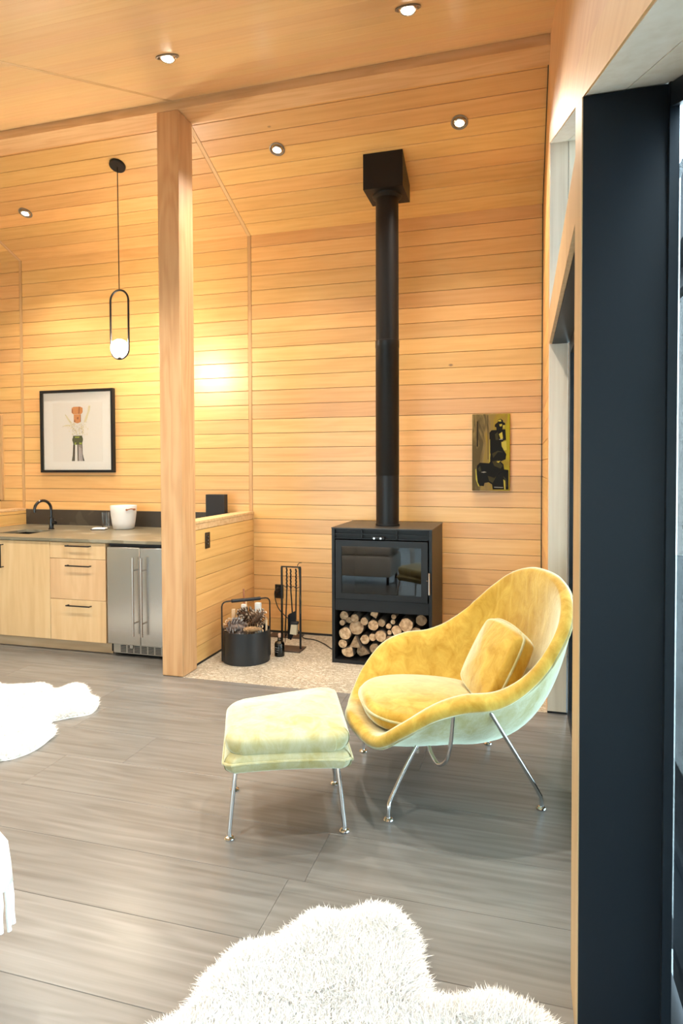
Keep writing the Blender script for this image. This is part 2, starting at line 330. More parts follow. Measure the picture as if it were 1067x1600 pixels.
# ------------------------------------------------------------------ ceiling: back slope, near slope, flat part
bm = nb(); prism(bm, [(YB+.15, zback(YB+.15)+.018), (4.20, zback(4.20)+.018), (4.20, zback(4.2)+.15), (YB+.15, zback(YB+.15)+.15)], 'x', XL-.1, XR+.3)
prism(bm, [(4.20, znear(4.2)+.018), (YFLAT, ZFLAT+.018), (YF-.1, ZFLAT+.018), (YF-.1, ZFLAT+.15), (YFLAT, ZFLAT+.15), (4.2, znear(4.2)+.16)], 'x', XL-.1, XR+.3)
ceiling = structure('ceiling', bm, DARKGAP)
ca = 1/math.sqrt(1+SL*SL); d_b = Vector((0, -ca, SL*ca)); d_n = Vector((0, -ca, -SL*ca))
PC = .1435
for x0, x1 in ((XL, SEAM1-.018), (SEAM1+.018, SEAM2-.018), (SEAM2+.018, XR)):
    s = 0; Ls = (YB-4.235)/ca; i = 0
    while s < Ls-.01:
        w_ = min(PC, Ls-s); st = Vector((0, YB, ZE))+d_b*s
        # facing down: x axis -X? normal must point down: X x d_b = (0,-(SL ca), -ca) -> down and toward camera : good
        nrm = Vector((1,0,0)).cross(d_b); o = Vector((x0, st.y, st.z)) - nrm*.018 + d_b*.0012
        board('board', ceiling, o, (1,0,0), d_b, x1-x0, w_-.0036, .018, W_WALL, bev=.0015); s += w_; i += 1
for sx in (SEAM1, SEAM2):
    nrm = Vector((1,0,0)).cross(d_b)
    board('trim_strip', ceiling, Vector((sx+.0155, YB, ZE))-nrm*.016, d_b, (-1,0,0), (YB-4.235)/ca, .031, .018, W_BEAM, bev=.0015)
    st = Vector((sx-.0155, 4.045, znear(4.045))); nn = d_n.cross(Vector((1,0,0)))
    nrm2 = Vector((1,0,0)).cross(d_n)
    board('trim_strip', ceiling, Vector((sx+.0155, 4.045, znear(4.045)))-nrm2*.016, d_n, (-1,0,0), (4.045-YFLAT)/ca, .031, .017, W_BEAM, bev=.0015)
for x0, x1 in ((XL, SEAM1-.018), (SEAM1+.018, SEAM2-.018), (SEAM2+.018, XR)):
    s = 0; Ls = (4.06-YFLAT)/ca
    while s < Ls-.01:
        w_ = min(PC, Ls-s); st = Vector((0, 4.06, znear(4.06)))+d_n*s; nrm = Vector((1,0,0)).cross(d_n)
        board('board', ceiling, Vector((x0, st.y, st.z))-nrm*.018+d_n*.0003, (1,0,0), d_n, x1-x0, w_-.0006, .018, W_CEIL, bev=.0006); s += w_
bm = nb(); box(bm, XL, XR, YF, YFLAT+.01, ZFLAT, ZFLAT+.02); obj('flat_panel', bm, W_CEIL, ceiling)

# ridge beam and post
bm = nb(); prism(bm, [(4.04, 3.985), (4.24, 3.985), (4.24, zback(4.24)-.004), (4.12, 4.1), (4.04, 4.055)], 'x', XL, XR)
beam = tag(obj('timber_beam', bm, W_BEAM), 'long pale timber ridge beam under the peak of the wooden ceiling', 'beam')
post = thing('timber_post', 'square timber post standing beside the hearth and low wall', 'post', (-2.401, 4.138, 0))
bm = nb(); box(bm, -.0835, .0835, -.100, .100, .002, 3.984, .004); obj('shaft', bm, W_POST, post)
bm = nb(); box(bm, -.0835, .0, -.1035, -.098, 3.62, 3.984); obj('top_block', bm, W_BEAM, post) if False else bm.free()

# ------------------------------------------------------------------ right wall: solid part, sloped header, posts, doors
def zedge(y): return 3.411+.4253*(y-4.05) if y > .75 else 3.411+.4253*(.75-4.05)
bm = nb(); prism(bm, [(4.052, .0), (YB+.1, .0), (YB+.1, zback(YB+.1)+.1), (4.15, 4.2), (4.052, 4.15)], 'x', XR+.018, .255)
prism(bm, [(4.03, zedge(4.03)+.01), (4.03, 4.1), (YFLAT, ZFLAT+.1), (YF, ZFLAT+.1), (YF, zedge(0)+.01), (.75, zedge(.75)+.01)], 'x', XR+.018, .36)
wall_right = structure('wall_right', bm, DARKGAP)
for r in range(28):
    z0 = r*PB; 
    if z0+PB > zback(YB)+0: break
    # faces -X : x axis -Y?, normal = xa x ya ; want -X : xa=(0,-1,0), ya=(0,0,1) -> (-1*1-0, ..) = (-1,0,0)
    board('board', wall_right, (XR+.018, YB, z0+.0012), (0,-1,0), (0,0,1), YB-4.05-.1, PB-.0024, .018, W_WALL)
bm = nb(); z0 = 27*PB
prism(bm, [(4.15, z0+.001), (YB, z0+.001), (YB, zback(YB)), (4.25, zback(4.25)), (4.15, 4.02)], 'x', XR, XR+.018); obj('gable_panel', bm, W_WALL, wall_right)
bm = nb(); box(bm, XR, XR+.018, 4.048, 4.1485, 0.004, 3.54, .001); tag(obj('corner_trim', bm, W_POST, wall_right))
bm = nb(); box(bm, XR-.007, XR-.0005, YB-.012, YB-.0005, .02, 3.565); tag(obj('corner_gap', bm, BLACK_MATTE, wall_right), 'dark shadow gap in the corner')
bm = nb(); prism(bm, [(YB-.01, zback(YB-.01)-.012), (YB-.01, zback(YB-.01)-.001), (4.25, zback(4.25)-.001), (4.25, zback(4.25)-.012)], 'x', XR-.006, XR-.0005); obj('corner_gap', bm, BLACK_MATTE, wall_right)
# header panel above the sloped trim
bm = nb(); prism(bm, [(4.15, zedge(4.15)+.116), (4.15, znear(4.04)-.01), (4.04, znear(4.04)), (YFLAT, ZFLAT), (YF, ZFLAT), (YF, zedge(0)+.116), (.75, zedge(.75)+.116)], 'x', XR, XR+.018); obj('header_panel', bm, W_HEAD, wall_right)
bm = nb(); prism(bm, [(4.047, zedge(4.05)), (4.047, zedge(4.05)+.11), (.75, zedge(.75)+.11), (YF, zedge(0)+.11), (YF, zedge(0)), (.75, zedge(.75))], 'x', XR-.004, XR+.02); obj('header_trim', bm, W_HEAD, wall_right)
# soffit boards under the sloped header
for a, b_ in ((XR+.0, .240), (.2425, .36)):
    bm = nb(); prism(bm, [(4.047, zedge(4.05)-.002), (.75, zedge(.75)-.002), (YF, zedge(0)-.002), (YF, zedge(0)+.014), (.75, zedge(.75)+.014), (4.047, zedge(4.05)+.014)], 'x', a, b_); obj('soffit_board', bm, W_SOFFIT, wall_right)
# far jamb lining facing the room
bm = nb(); box(bm, XR, .256, 4.032, 4.050, .014, 2.222, .001); obj('jamb_board', bm, W_DAYLIT, wall_right)
bm = nb(); box(bm, XR, .25, 4.032, 4.050, 2.43, 3.44, .001); obj('jamb_board', bm, W_DAYLIT, wall_right)
bm = nb(); box(bm, .2525, .37, 4.032, 4.056, 2.43, 3.44, .001); obj('jamb_board', bm, W_DAYLIT, wall_right)
bm = nb(); box(bm, XR, .262, 4.036, 4.06, .0, .012); obj('jamb_foot', bm, BLACK_MATTE, wall_right)
# transom bar between the posts
bm = nb(); box(bm, XR, XR+.018, 1.935, 4.03, 2.226, 2.428, .001); t1 = structure('trim_1', bm, W_SHADED)
bm = nb(); box(bm, XR+.019, .37, 1.935, 4.03, 2.224, 2.426); obj('head_channel', bm, FRAME, t1)
# near steel post with a thin timber facing
npst = thing('steel_post', 'wide dark steel door post nearest the camera at the right edge', 'post', (.24, 1.83, 0))
NY0, NY1 = 1.72, 1.93
bm = nb(); prism(bm, [(NY0-1.83, .0), (NY1-1.83, .0), (NY1-1.83, zedge(NY1)-.004), (NY0-1.83, zedge(NY0)-.004)], 'x', .1415-.24, .334-.24); obj('shaft', bm, FRAME, npst)
bm = nb(); prism(bm, [(NY0+.001-1.83, .0), (NY1-1.83, .0), (NY1-1.83, zedge(NY1)-.004), (NY0+.001-1.83, zedge(NY0)-.004)], 'x', .1385-.24, .1412-.24); tag(obj('timber_facing', bm, W_SHADED, npst), 'thin timber facing strip')
# far sliding door
d1 = bm = nb()
box(bm, .262, .30, 3.94, 4.03, .012, 2.222); box(bm, .262, .30, 1.935, 2.01, .012, 2.222); box(bm, .262, .30, 2.01, 3.94, .012, .06); box(bm, .262, .30, 2.01, 3.94, 2.15, 2.222)
door1 = structure('door_1', bm, FRAME)
bm = nb(); box(bm, .278, .284, 2.01, 3.94, .06, 2.15); obj('pane', bm, GLASS, door1)
bm = nb(); box(bm, .262, .40, 1.935, 4.03, -.02, .010); obj('sill_track', bm, FRAME, door1)
bm = nb(); prism(bm, [(1.935, 2.43), (4.03, 2.43), (4.03, zedge(4.03)-.01), (1.935, zedge(1.935)-.01)], 'x', .33, .336); tag(obj('window_2', bm, GLASS), kind='structure')
# near glazed door beside the camera
bm = nb(); box(bm, .3335, .355, 1.70, 1.735, .0, zedge(1.72)-.003)
prism(bm, [(1.722, zedge(1.722)-.06), (.75, zedge(.75)-.06), (YF, zedge(0)-.06), (YF, zedge(0)-.004), (.75, zedge(.75)-.004), (1.722, zedge(1.722)-.004)], 'x', .3345, .362)
box(bm, .335, .362, YF, 1.70, .0, .05); box(bm, .335, .362, -.3, -.22, .05, zedge(0)-.05)
door2 = structure('door_2', bm, FRAME)
bm = nb(); prism(bm, [(2.15, .0), (2.15, zedge(1.70)-.05), (1.70, zedge(1.70)-.05), (.75, zedge(.75)-.05), (-.22, zedge(0)-.05), (-.22, .05)], 'x', .428, .433); obj('pane', bm, GLASS, door2)
bm = nb(); box(bm, .344, .348, YF, -.3, .05, zedge(0)-.05); obj('pane', bm, GLASS, door2)
# outside terrace
bm = nb(); box(bm, .40, 9, -8, 12, -.16, -.04); structure('terrace', bm, CONCRETE)
# floor patch between planks and door track
# left wall, front wall with windows
bm = nb(); box(bm, XL-.15, XL, YF, YB, 0, 4.2); structure('wall_left', bm, W_CEIL)
bm = nb()
box(bm, XL, -5.6, YF-.15, YF, 0, ZFLAT); box(bm, -5.6, .40, YF-.15, YF, 2.2, ZFLAT+.02); box(bm, -.2, .40, YF-.15, YF, 0, 2.2)
structure('wall_front', bm, W_CEIL)
bm = nb()
for x in (-5.6, -4.27, -2.94, -1.6, -.27): box(bm, x, x+.07, YF-.10, YF-.04, 0, 2.2)
box(bm, -5.6, -.2, YF-.1, YF-.04, 0, .06); box(bm, -5.6, -.2, YF-.1, YF-.04, 2.14, 2.2)
wf = structure('window_3', bm, FRAME)
bm = nb(); box(bm, -5.55, -.2, YF-.073, YF-.068, .06, 2.14); obj('pane', bm, GLASS, wf)
bm = nb(); box(bm, XL-3, .4, YF-9, YF-.15, -.16, -.04); structure('terrace.001', bm, CONCRETE)

# ------------------------------------------------------------------ low walls
bm = nb(); box(bm, -2.462, -2.366, 4.236, YB-.002, .0, 1.075); lw = structure('wall_low_right', bm, DARKGAP)
zt = 1.084-.0; 
zs = [(.0,)]; z = 0.018
hb = [0.018+ i*.1283 for i in range(9)]
for i, z0 in enumerate([.018, .146, .275, .403, .531, .660, .788, .916]):
    z1 = z0+.1283 if i < 7 else 1.022
    # faces +X : xa=(0,1,0), ya=(0,0,1) -> (1,0,0)
    board('board', lw, (-2.368, 4.24, z0+.001), (0,1,0), (0,0,1), YB-4.24-.004, z1-z0-.003, .018, W_WALL, bev=.0012)
bm = nb(); box(bm, -2.372, -2.349, 4.24, YB-.003, 1.024, 1.068); obj('cap_edge', bm, W_BEAM, lw)
bm = nb(); box(bm, -2.48, -2.347, 4.238, YB-.003, 1.069, 1.09, .002); obj('cap_board', bm, W_BEAM, lw)
bm = nb(); box(bm, -2.371, -2.352, 4.24, YB-.003, .001, .016); obj('base_strip', bm, BLACK_MATTE, lw)
bm = nb(); box(bm, -4.95, -4.850, 4.0, YB-.002, .0, 1.06); lw2 = structure('wall_low_left', bm, W_KICK)
for z0, z1 in ((.90, .94), (.94, 1.03), (1.032, 1.062)):
    board('board', lw2, (-4.848, 4.0, z0+.001), (0,1,0), (0,0,1), YB-4.0-.004, z1-z0-.002, .018, W_WALL)
bm = nb(); box(bm, -4.97, -4.83, 3.98, YB-.003, 1.063, 1.084, .002); obj('cap_board', bm, W_BEAM, lw2)

# ------------------------------------------------------------------ kitchen run
YC = 4.36; ZC = .925
def cab_handle(bm, x0, x1, z, yf, vertical=False):
    if vertical:
        for zz in (x0, x1): box(bm, z-.004, z+.004, yf-.030, yf+.001, zz-.004, zz+.004)
        box(bm, z-.004, z+.004, yf-.036, yf-.028, x0-.006, x1+.006, .001)
    else:
        for xx in (x0+.006, x1-.006): box(bm, xx-.004, xx+.004, yf-.030, yf+.001, z-.004, z+.004)
        box(bm, x0, x1, yf-.036, yf-.028, z-.005, z+.005, .001)
sc = thing('sink_cabinet', 'pale wooden base cabinet under the sink', 'cabinet', (-4.2, YC, 0))
def P(parent, wx0, wx1, wy0, wy1, wz0, wz1, name, m, bev=.0015):
    bm = nb(); L = parent.location; box(bm, wx0-L.x, wx1-L.x, wy0-L.y, wy1-L.y, wz0-L.z, wz1-L.z, bev); return obj(name, bm, m, parent)
bm = nb(); L = sc.location
for a in ((-4.826,-4.808,YC+.004,YB-.03,.098,.897), (-3.716,-3.698,YC+.004,YB-.03,.098,.897), (-4.808,-3.716,YC+.004,YB-.03,.098,.116), (-4.808,-3.716,YB-.05,YB-.03,.116,.897)): box(bm, a[0]-L.x, a[1]-L.x, a[2]-L.y, a[3]-L.y, a[4], a[5])
obj('body', bm, W_CAB, sc)
for x0, x1, hx in ((-4.205, -3.6955, -4.157), (-4.826, -4.2085, -4.256)):
    d = P(sc, x0, x1, YC-.018, YC+.001, .100, .894, 'door', W_CAB)
    bm = nb(); L = sc.location; cab_handle(bm, .672, .858, hx-L.x, YC-.018-L.y, True); obj('handle', bm, BLACK, d)
dc = thing('drawer_cabinet', 'pale wooden cabinet with three drawers left of the steel fridge', 'cabinet', (-3.43, YC, 0))
P(dc, -3.692, -3.170, YC+.004, YB-.03, .098, .897, 'body', W_CAB)
for z0, z1, hz in ((.7635, .894, .868), (.434, .7605, .709), (.100, .431, .388)):
    d = P(dc, -3.6925, -3.1705, YC-.018, YC+.001, z0, z1, 'drawer', W_CAB)
    bm = nb(); L = dc.location; cab_handle(bm, -3.524-L.x, -3.300-L.x, hz, YC-.018-L.y); obj('handle', bm, BLACK, d)
bm = nb(); box(bm, -4.826, -3.155, YC+.045, YC+.065, .004, .096); tag(obj('toe_kick', bm, W_KICK), 'brown wooden toe kick under the cabinets', 'kickboard')
fr = thing('wine_fridge', 'brushed steel under-counter fridge with two doors and tall bar handles', 'fridge', (-2.85, YC, 0))
P(fr, -3.150, -2.552, YC+.022, YB-.06, .030, .872, 'body', BLACK)
for x0, x1, hx in ((-3.146, -2.8515, -2.885), (-2.8485, -2.554, -2.810)):
    d = P(fr, x0, x1, YC-.035, YC+.002, .108, .872, 'door', STEEL, .003)
    bm = nb(); L = fr.location; X = hx-L.x; Y = YC-.035-L.y
    cyl(bm, (X, Y-.045, .19), (X, Y-.045, .80), .009, 14)
    for zz in (.29, .70): cyl(bm, (X, Y-.045, zz), (X, Y+.002, zz), .006, 10)
    obj('handle', bm, STEEL, d)
P(fr, -3.146, -2.554, YC+.003, YC+.006, .874, .898, 'top_gap', BLACK_MATTE, 0)
g = P(fr, -3.120, -2.554, YC+.004, YC+.018, .028, .100, 'grille', mat('grille_grey', (.42,.38,.32), .4, .4), 0)
for i in range(8):
    for j in range(5):
        x0 = -3.055+i*.062; bm = nb(); L = fr.location
        box(bm, x0-L.x, x0+.050-L.x, YC+.002-L.y, YC+.0045-L.y, .036+j*.012, .043+j*.012); obj('slot', bm, BLACK_MATTE, g)
bm = nb(); L = fr.location; box(bm, -2.965-L.x, -2.935-L.x, YC-.012-L.y, YC+.004-L.y, .070, .104, .003); obj('lower_hinge', bm, STEEL, fr)
bm = nb(); box(bm, -2.55, -2.483, YC, YC+.4, .03, .90); tag(obj('filler_panel', bm, W_CAB), 'narrow wooden filler panel between fridge and post', 'panel')

# counter with a sink cutout
ct = thing('countertop', 'olive grey stone worktop over the cabinets and fridge', 'worktop', (-3.65, 4.8, ZC))
bm = nb(); L = ct.location
sx0, sx1, sy0, sy1 = -4.42, -4.08, 4.545, 4.885
for a in ((-4.829, sx0, 4.325, YB-.022), (sx1, -2.483, 4.325, YB-.022), (sx0, sx1, 4.325, sy0), (sx0, sx1, sy1, YB-.022)):
    box(bm, a[0]-L.x, a[1]-L.x, a[2]-L.y, a[3]-L.y, -.024, 0)
obj('slab', bm, COUNTER, ct)
bm = nb(); box(bm, -4.829, -2.483, YB-.021, YB-.003, ZC-.02, ZC+.150, .001); tag(obj('backsplash', bm, SPLASH), 'low dark stone backsplash along the back of the worktop', 'backsplash')
sk = thing('bar_sink', 'small square undermount steel sink in the stone worktop', 'sink', (-4.25, 4.715, ZC))
bm = nb(); g = .172; d_ = -.17
for a in ((-g,-g+.004,-g,g), (g-.004,g,-g,g), (-g,g,-g,-g+.004), (-g,g,g-.004,g)): box(bm, *a, d_, -.025)
box(bm, -g, g, -g, g, d_-.004, d_); obj('basin', bm, STEEL_DARK, sk)
bm = nb(); lathe(bm, [(0,.004),(.03,.004),(.04,0)], 20, (0,0,d_)); obj('drain', bm, CHROME, sk)
bm = nb(); cyl(bm, (.06, .12, d_+.002), (.06, .12, d_+.095), .022, 16); tag(obj('steel_cup', bm, CHROME, sk), 'chrome strainer cup')

# faucet
fc = thing('faucet', 'matte black gooseneck tap behind the small sink', 'tap', (-4.185, 4.945, ZC))
bm = nb(); lathe(bm, [(0,0),(.026,0),(.026,.008),(.020,.012),(.020,.10),(.017,.112),(0,.112)], 20); obj('base', bm, BLACK_GLOSSY, fc)
dx, dy = -.052, -.15
arc = [(0,0,.10),(0,0,.17)] + [(dx*.5*(1-math.cos(a)), dy*.5*(1-math.cos(a)), .185+.083*math.sin(a)) for a in [PI*k/14 for k in range(0,15)]] + [(dx,dy,.165)]
bm = nb(); tube(bm, arc, .0125, 14); obj('spout', bm, BLACK_GLOSSY, fc)
bm = nb(); cyl(bm, (.015,0,.062), (.055,-.008,.062), .015, 14); cyl(bm, (.045,-.006,.07), (.065,-.03,.085), .005, 8); obj('lever', bm, BLACK_GLOSSY, fc)

# tumbler, napkin, ice bucket, black box
tg = thing('glass_tumbler', 'tall clear ribbed drinking glass beside the white bucket', 'glass', (-3.73, 5.12, ZC+.001))
bm = nb(); R = .034
lathe(bm, [(R*.88,0),(R*.92,.01),(R,.150)], 28)
obj('wall', bm, GLASS_CUP, tg)
bm = nb(); lathe(bm, [(0,.002),(R*.84,.002)], 24); obj('base', bm, GLASS_CUP, tg)
cs = thing('folded_napkin', 'small folded white napkin on a black coaster before the tumbler', 'napkin', (-3.72, 5.01, ZC+.001), .25)
bm = nb(); box(bm, -.065,.06,-.04,.045,0,.006,.002); obj('coaster', bm, BLACK_MATTE, cs)
bm = nb(); box(bm, -.055,.065,-.035,.04,.0062,.012,.002); box(bm, -.05,.062,-.03,.038,.0122,.018,.002); obj('cloth', bm, THROW, cs)
ib = thing('ice_bucket', 'white ceramic bucket with a small leather handle', 'bucket', (-3.548, 5.135, ZC+.001))
bm = nb(); lathe(bm, [(0,0),(.082,0),(.094,.006),(.103,.06),(.113,.14),(.118,.212),(.116,.216),(.111,.214),(.106,.14),(.096,.06),(.085,.012),(0,.010)], 40); obj('body', bm, WHITE, ib, smooth=True)
bm = nb()
arcp = [(.118*math.cos(a), .118*math.sin(a), .186+.004*math.sin((a+1.3)*9)) for a in [-.75+.62*k/6 for k in range(7)]]
tube(bm, [(x*1.09, y*1.09, z) for x, y, z in arcp], .005, 8)
for q in (arcp[0], arcp[-1]): cyl(bm, (q[0]*.98, q[1]*.98, q[2]), (q[0]*1.12, q[1]*1.12, q[2]), .009, 10)
obj('handle', bm, LEATHER, ib)
bx_ = thing('black_speaker', 'upright matte black box on the worktop behind the low wall', 'speaker', (-2.64, 5.235, ZC+.001))
bm = nb(); box(bm, -.104, .080, -.035, .035, 0, .322, .003); obj('body', bm, BLACK_MATTE, bx_)
bm = nb(); box(bm, -.085, .077, -.0385, -.0345, .012, .314, .001); obj('front_panel', bm, mat('speaker_cloth', (.02,.02,.022), .9), bx_)

# switches and outlets
sw = thing('switch_plate', 'black three-button switch plate on the low wooden wall', 'switch', (-2.3495, 4.474, .928))
bm = nb(); box(bm, 0, .006, -.037, .037, -.062, .062, .0015); obj('plate', bm, BLACK_GLOSSY, sw)
for k in range(3):
    bm = nb(); box(bm, .005, .009, -.010, .010, -.034+k*.026, -.016+k*.026, .001); obj('button', bm, BLACK, sw)
    bm = nb(); box(bm, .0088, .0094, -.003, .003, -.027+k*.026, -.023+k*.026); tag(obj('indicator', bm, WHITE, sw), 'pale indicator mark')
ol = thing('wall_outlet', 'black wall outlet low on the board wall behind the fire tools', 'outlet', (-2.105, YB-.0025, .374))
bm = nb(); box(bm, -.040, .040, -.006, 0, -.062, .062, .0015); obj('plate', bm, BLACK_GLOSSY, ol)
for dz in (-.022, .022):
    bm = nb(); box(bm, -.017, .017, -.009, -.005, dz-.016, dz+.016, .001); obj('socket', bm, BLACK, ol)
cd = thing('power_cord', 'thin black power cord plugged into the low outlet and trailing to the stove', 'cord', (0,0,0))
bm = nb(); tube(bm, catmull([(-2.105, 5.325, .39), (-2.09, 5.30, .42), (-2.12, 5.29, .37), (-2.08, 5.28, .24), (-1.95, 5.26, .13), (-1.86, 5.25, .03), (-1.82, 5.22, .008), (-1.72, 5.20, .006), (-1.6, 5.10, .006), (-1.50, 4.98, .006), (-1.43, 4.96, .006), (-1.42, 5.02, .006), (-1.43, 5.14, .006)], 8), .0045, 8); obj('cable', bm, RUBBER, cd)
bm = nb(); box(bm, -2.122, -2.088, 5.315, 5.3585, .38, .413, .004); obj('plug', bm, RUBBER, cd)

# ------------------------------------------------------------------ framed champagne picture
def poly2(bm, pts, y, mi=0, th=.0008):
    prism(bm, pts, 'y', y, y-th, mi)
pc = thing('champagne_picture', 'black framed print of a popping champagne bottle above the worktop', 'picture', (-4.207, YB-.003, 1.850))
bm = nb(); hw, hh = .420, .406
for a in ((-hw, hw, hh-.026, hh), (-hw, hw, -hh, -hh+.026), (-hw, -hw+.026, -hh+.026, hh-.026), (hw-.026, hw, -hh+.026, hh-.026)): box(bm, a[0], a[1], -.040, 0, a[2], a[3], .001)
obj('frame', bm, BLACK, pc)
bm = nb(); box(bm, -hw+.02, hw-.02, -.014, -.006, -hh+.02, hh-.02); obj('mat_board', bm, PAPER2, pc)
bm = nb(); box(bm, -.285, .285, -.0155, -.0142, -.30, .28); pp = obj('print_sheet', bm, PAPER, pc)
# picture pixel frame: zoom crop, 6.67 px per photo px -> metres
def A(x, y): return ((x-543)/1067*160*.00737-.0, -(y-625)/1200*180*.0063*1.0)
orange = mat('cork_print', (.70,.28,.09), .7); orange_d = mat('cork_print_dark', (.40,.13,.04), .7); grn = mat('neck_foil_print', (.05,.07,.02), .6); grl = mat('green_print', (.35,.42,.04), .6); gry = mat('grey_print', (.30,.24,.23), .6); cre = mat('splash_print', (.78,.68,.42), .7); blk = mat('black_print', (.02,.02,.015), .6)
Yp = -.0157
def art(name, m, polys, par, y0, f, th=.0008):
    if len(polys) > 12:
        bm = nb()
        for q in polys: poly2(bm, [f(*p) for p in q], y0, th=th)
        return tag(obj(name, bm, m, par), kind='stuff')
    for q in polys:
        bm = nb(); poly2(bm, [f(*p) for p in q], y0, th=th); obj(name, bm, m, par)
art('cork_shape', orange, [[(487,385),(505,372),(575,372),(600,385),(600,430),(585,448),(500,448),(485,430)], [(507,450),(580,450),(580,530),(545,545),(507,530)]], pc, Yp, A)
art('cork_shading', orange_d, [[(560,372),(572,376),(568,446),(556,446)], [(487,400),(497,395),(500,440),(488,430)], [(540,480),(560,478),(556,505),(540,500)], [(507,520),(520,500),(524,528),(515,532)], [(575,455),(581,455),(581,525),(574,528)]], pc, Yp-.0009, A)
sp = []
rr = random.Random(11)
for _ in range(110):
    t = rr.random(); side = rr.choice([-1,1])
    x = 543+side*rr.uniform(5,60)*(1+t*.9); yy = 665-rr.uniform(0,125)
    s = rr.uniform(2.5,6); sp.append([(x-s,yy),(x,yy-s*1.8),(x+s,yy),(x,yy+s*1.5)])
sp.append([(610,530),(625,490),(650,430),(660,365),(680,365),(676,410),(655,470),(640,520),(625,540)])
sp.append([(470,545),(440,500),(415,450),(425,450),(455,495),(490,540)]); sp.append([(385,572),(430,555),(490,560),(430,572)])
art('splash_shape', cre, sp, pc, Yp, A, th=.0006)
art('splash_dots', mat('splash_dark_print', (.35,.25,.12), .7), [[(x-2.5,y_),(x,y_-4),(x+2.5,y_),(x,y_+4)] for x, y_ in [(rr.uniform(490,600), rr.uniform(560,660)) for _ in range(26)]+[(420,456),(466,522),(392,574),(640,535),(672,380),(500,600)]], pc, Yp-.0008, A)
art('bottle_neck', grn, [[(497,672),(592,672),(592,685),(600,705),(598,728),(592,740),(592,765),(500,765),(496,740),(488,722),(490,700),(497,690)]], pc, Yp, A)
art('neck_highlight', grl, [[(515,682),(565,682),(560,694),(518,694)], [(515,745),(530,740),(525,765),(512,765)], [(560,742),(588,745),(585,762),(562,760)]], pc, Yp-.0009, A)
art('bottle_body', blk, [[(497,765),(517,765),(512,935),(480,935),(490,880)], [(540,765),(550,765),(548,935),(541,935)], [(584,765),(592,765),(595,860),(613,935),(600,935)]], pc, Yp, A)
art('bottle_grey', gry, [[(551,765),(583,765),(599,935),(549,935)]], pc, Yp, A)
art('bottle_grey_lines', mat('pale_print', (.62,.56,.54), .6), [[(560,790),(566,790),(572,935),(563,935)], [(574,800),(578,800),(590,935),(584,935)]], pc, Yp-.0009, A)
bm = nb(); box(bm, -hw+.026, hw-.026, -.0345, -.0325, -hh+.026, hh-.026); obj('glazing', bm, glass('picture_glass', (.99,.99,.99), 0, .5), pc)

# ------------------------------------------------------------------ painted wood panel
pa = thing('painted_panel', 'narrow olive and black painted wood panel right of the flue', 'painting', (-.250, YB-.003, 1.606))
OLIVE = mat('olive_paint', (.22,.16,.02), .6, 0, **{'Specular IOR Level': .2}); n, l, b = nodes(OLIVE)
t_ = n.new('ShaderNodeTexCoord'); mp = n.new('ShaderNodeMapping'); mp.inputs['Scale'].default_value = (9, 9, 3); l.new(t_.outputs['Object'], mp.inputs[0])
no_ = n.new('ShaderNodeTexNoise'); no_.inputs['Scale'].default_value = 1.4; no_.inputs['Detail'].default_value = 8; no_.inputs['Distortion'].default_value = 1; l.new(mp.outputs[0], no_.inputs[0])
sp_ = n.new('ShaderNodeSeparateXYZ'); l.new(t_.outputs['Object'], sp_.inputs[0])
ma = n.new('ShaderNodeMath'); ma.operation = 'MULTIPLY_ADD'; ma.inputs[1].default_value = 1.3; l.new(sp_.outputs['X'], ma.inputs[0]); l.new(no_.outputs[0], ma.inputs[2])
rp = ramp(n, [(.28, (.10,.075,.03)), (.40, (.25,.18,.07)), (.55, (.30,.21,.03)), (.72, (.36,.31,.015))]); l.new(ma.outputs[0], rp.inputs[0]); l.new(rp.outputs[0], b.inputs['Base Color'])
bm = nb(); box(bm, -.149, .149, -.040, 0, -.311, .311, .003); obj('board', bm, OLIVE, pa)
def B_(x, y): return ((x-423)/978*110*.00498, -(y-772)/1600*180*.00516)
BLKP = mat('black_paint', (.008,.007,.005), .5, 0, **{'Specular IOR Level': .15}); DKOL = mat('dark_olive_paint', (.045,.04,.015), .5, 0, **{'Specular IOR Level': .15}); YEL = mat('acid_yellow_paint', (.48,.40,.02), .4); WHP = mat('pale_stroke', (.35,.34,.30), .4)
art('black_figure', BLKP, [[(520,320),(560,308),(590,330),(592,352),(622,370),(622,395),(590,395),(585,455),(625,455),(635,600),(600,610),(570,660),(600,740),(640,800),(630,870),(560,900),(600,940),(610,1010),(670,1020),(672,1290),(450,1290),(440,1220),(390,1190),(335,1200),(325,1245),(255,1240),(220,1150),(225,960),(270,915),(400,925),(420,800),(405,760),(402,500),(430,465),(500,462),(498,425),(475,415),(480,385),(520,352)]], pa, -.0402, B_, th=.0012)
art('olive_strokes', DKOL, [[(440,900),(520,880),(590,960),(560,1000),(470,960)], [(380,1100),(470,1130),(560,1060),(600,1020),(500,1110),(450,1200),(400,1170)], [(480,520),(520,490),(530,600),(490,600)], [(600,1100),(640,1150),(650,1250),(630,1250)], [(440,790),(520,750),(600,770),(520,770),(455,850)], [(240,1000),(270,960),(290,1030),(260,1040)]], pa, -.0415, B_)
art('yellow_strokes', YEL, [[(522,325),(560,318),(570,345),(530,345)], [(540,385),(580,380),(575,410),(550,415)], [(590,400),(615,395),(612,440),(590,430)], [(570,630),(640,615),(645,740),(610,750),(575,690)], [(535,520),(580,490),(592,580),(560,590)], [(500,900),(560,890),(530,920)], [(600,1150),(625,1170),(630,1290),(612,1290)], [(405,590),(410,590),(412,900),(400,920)], [(205,1010),(215,1000),(235,1190),(265,1250),(245,1245),(210,1150)]], pa, -.0417, B_)
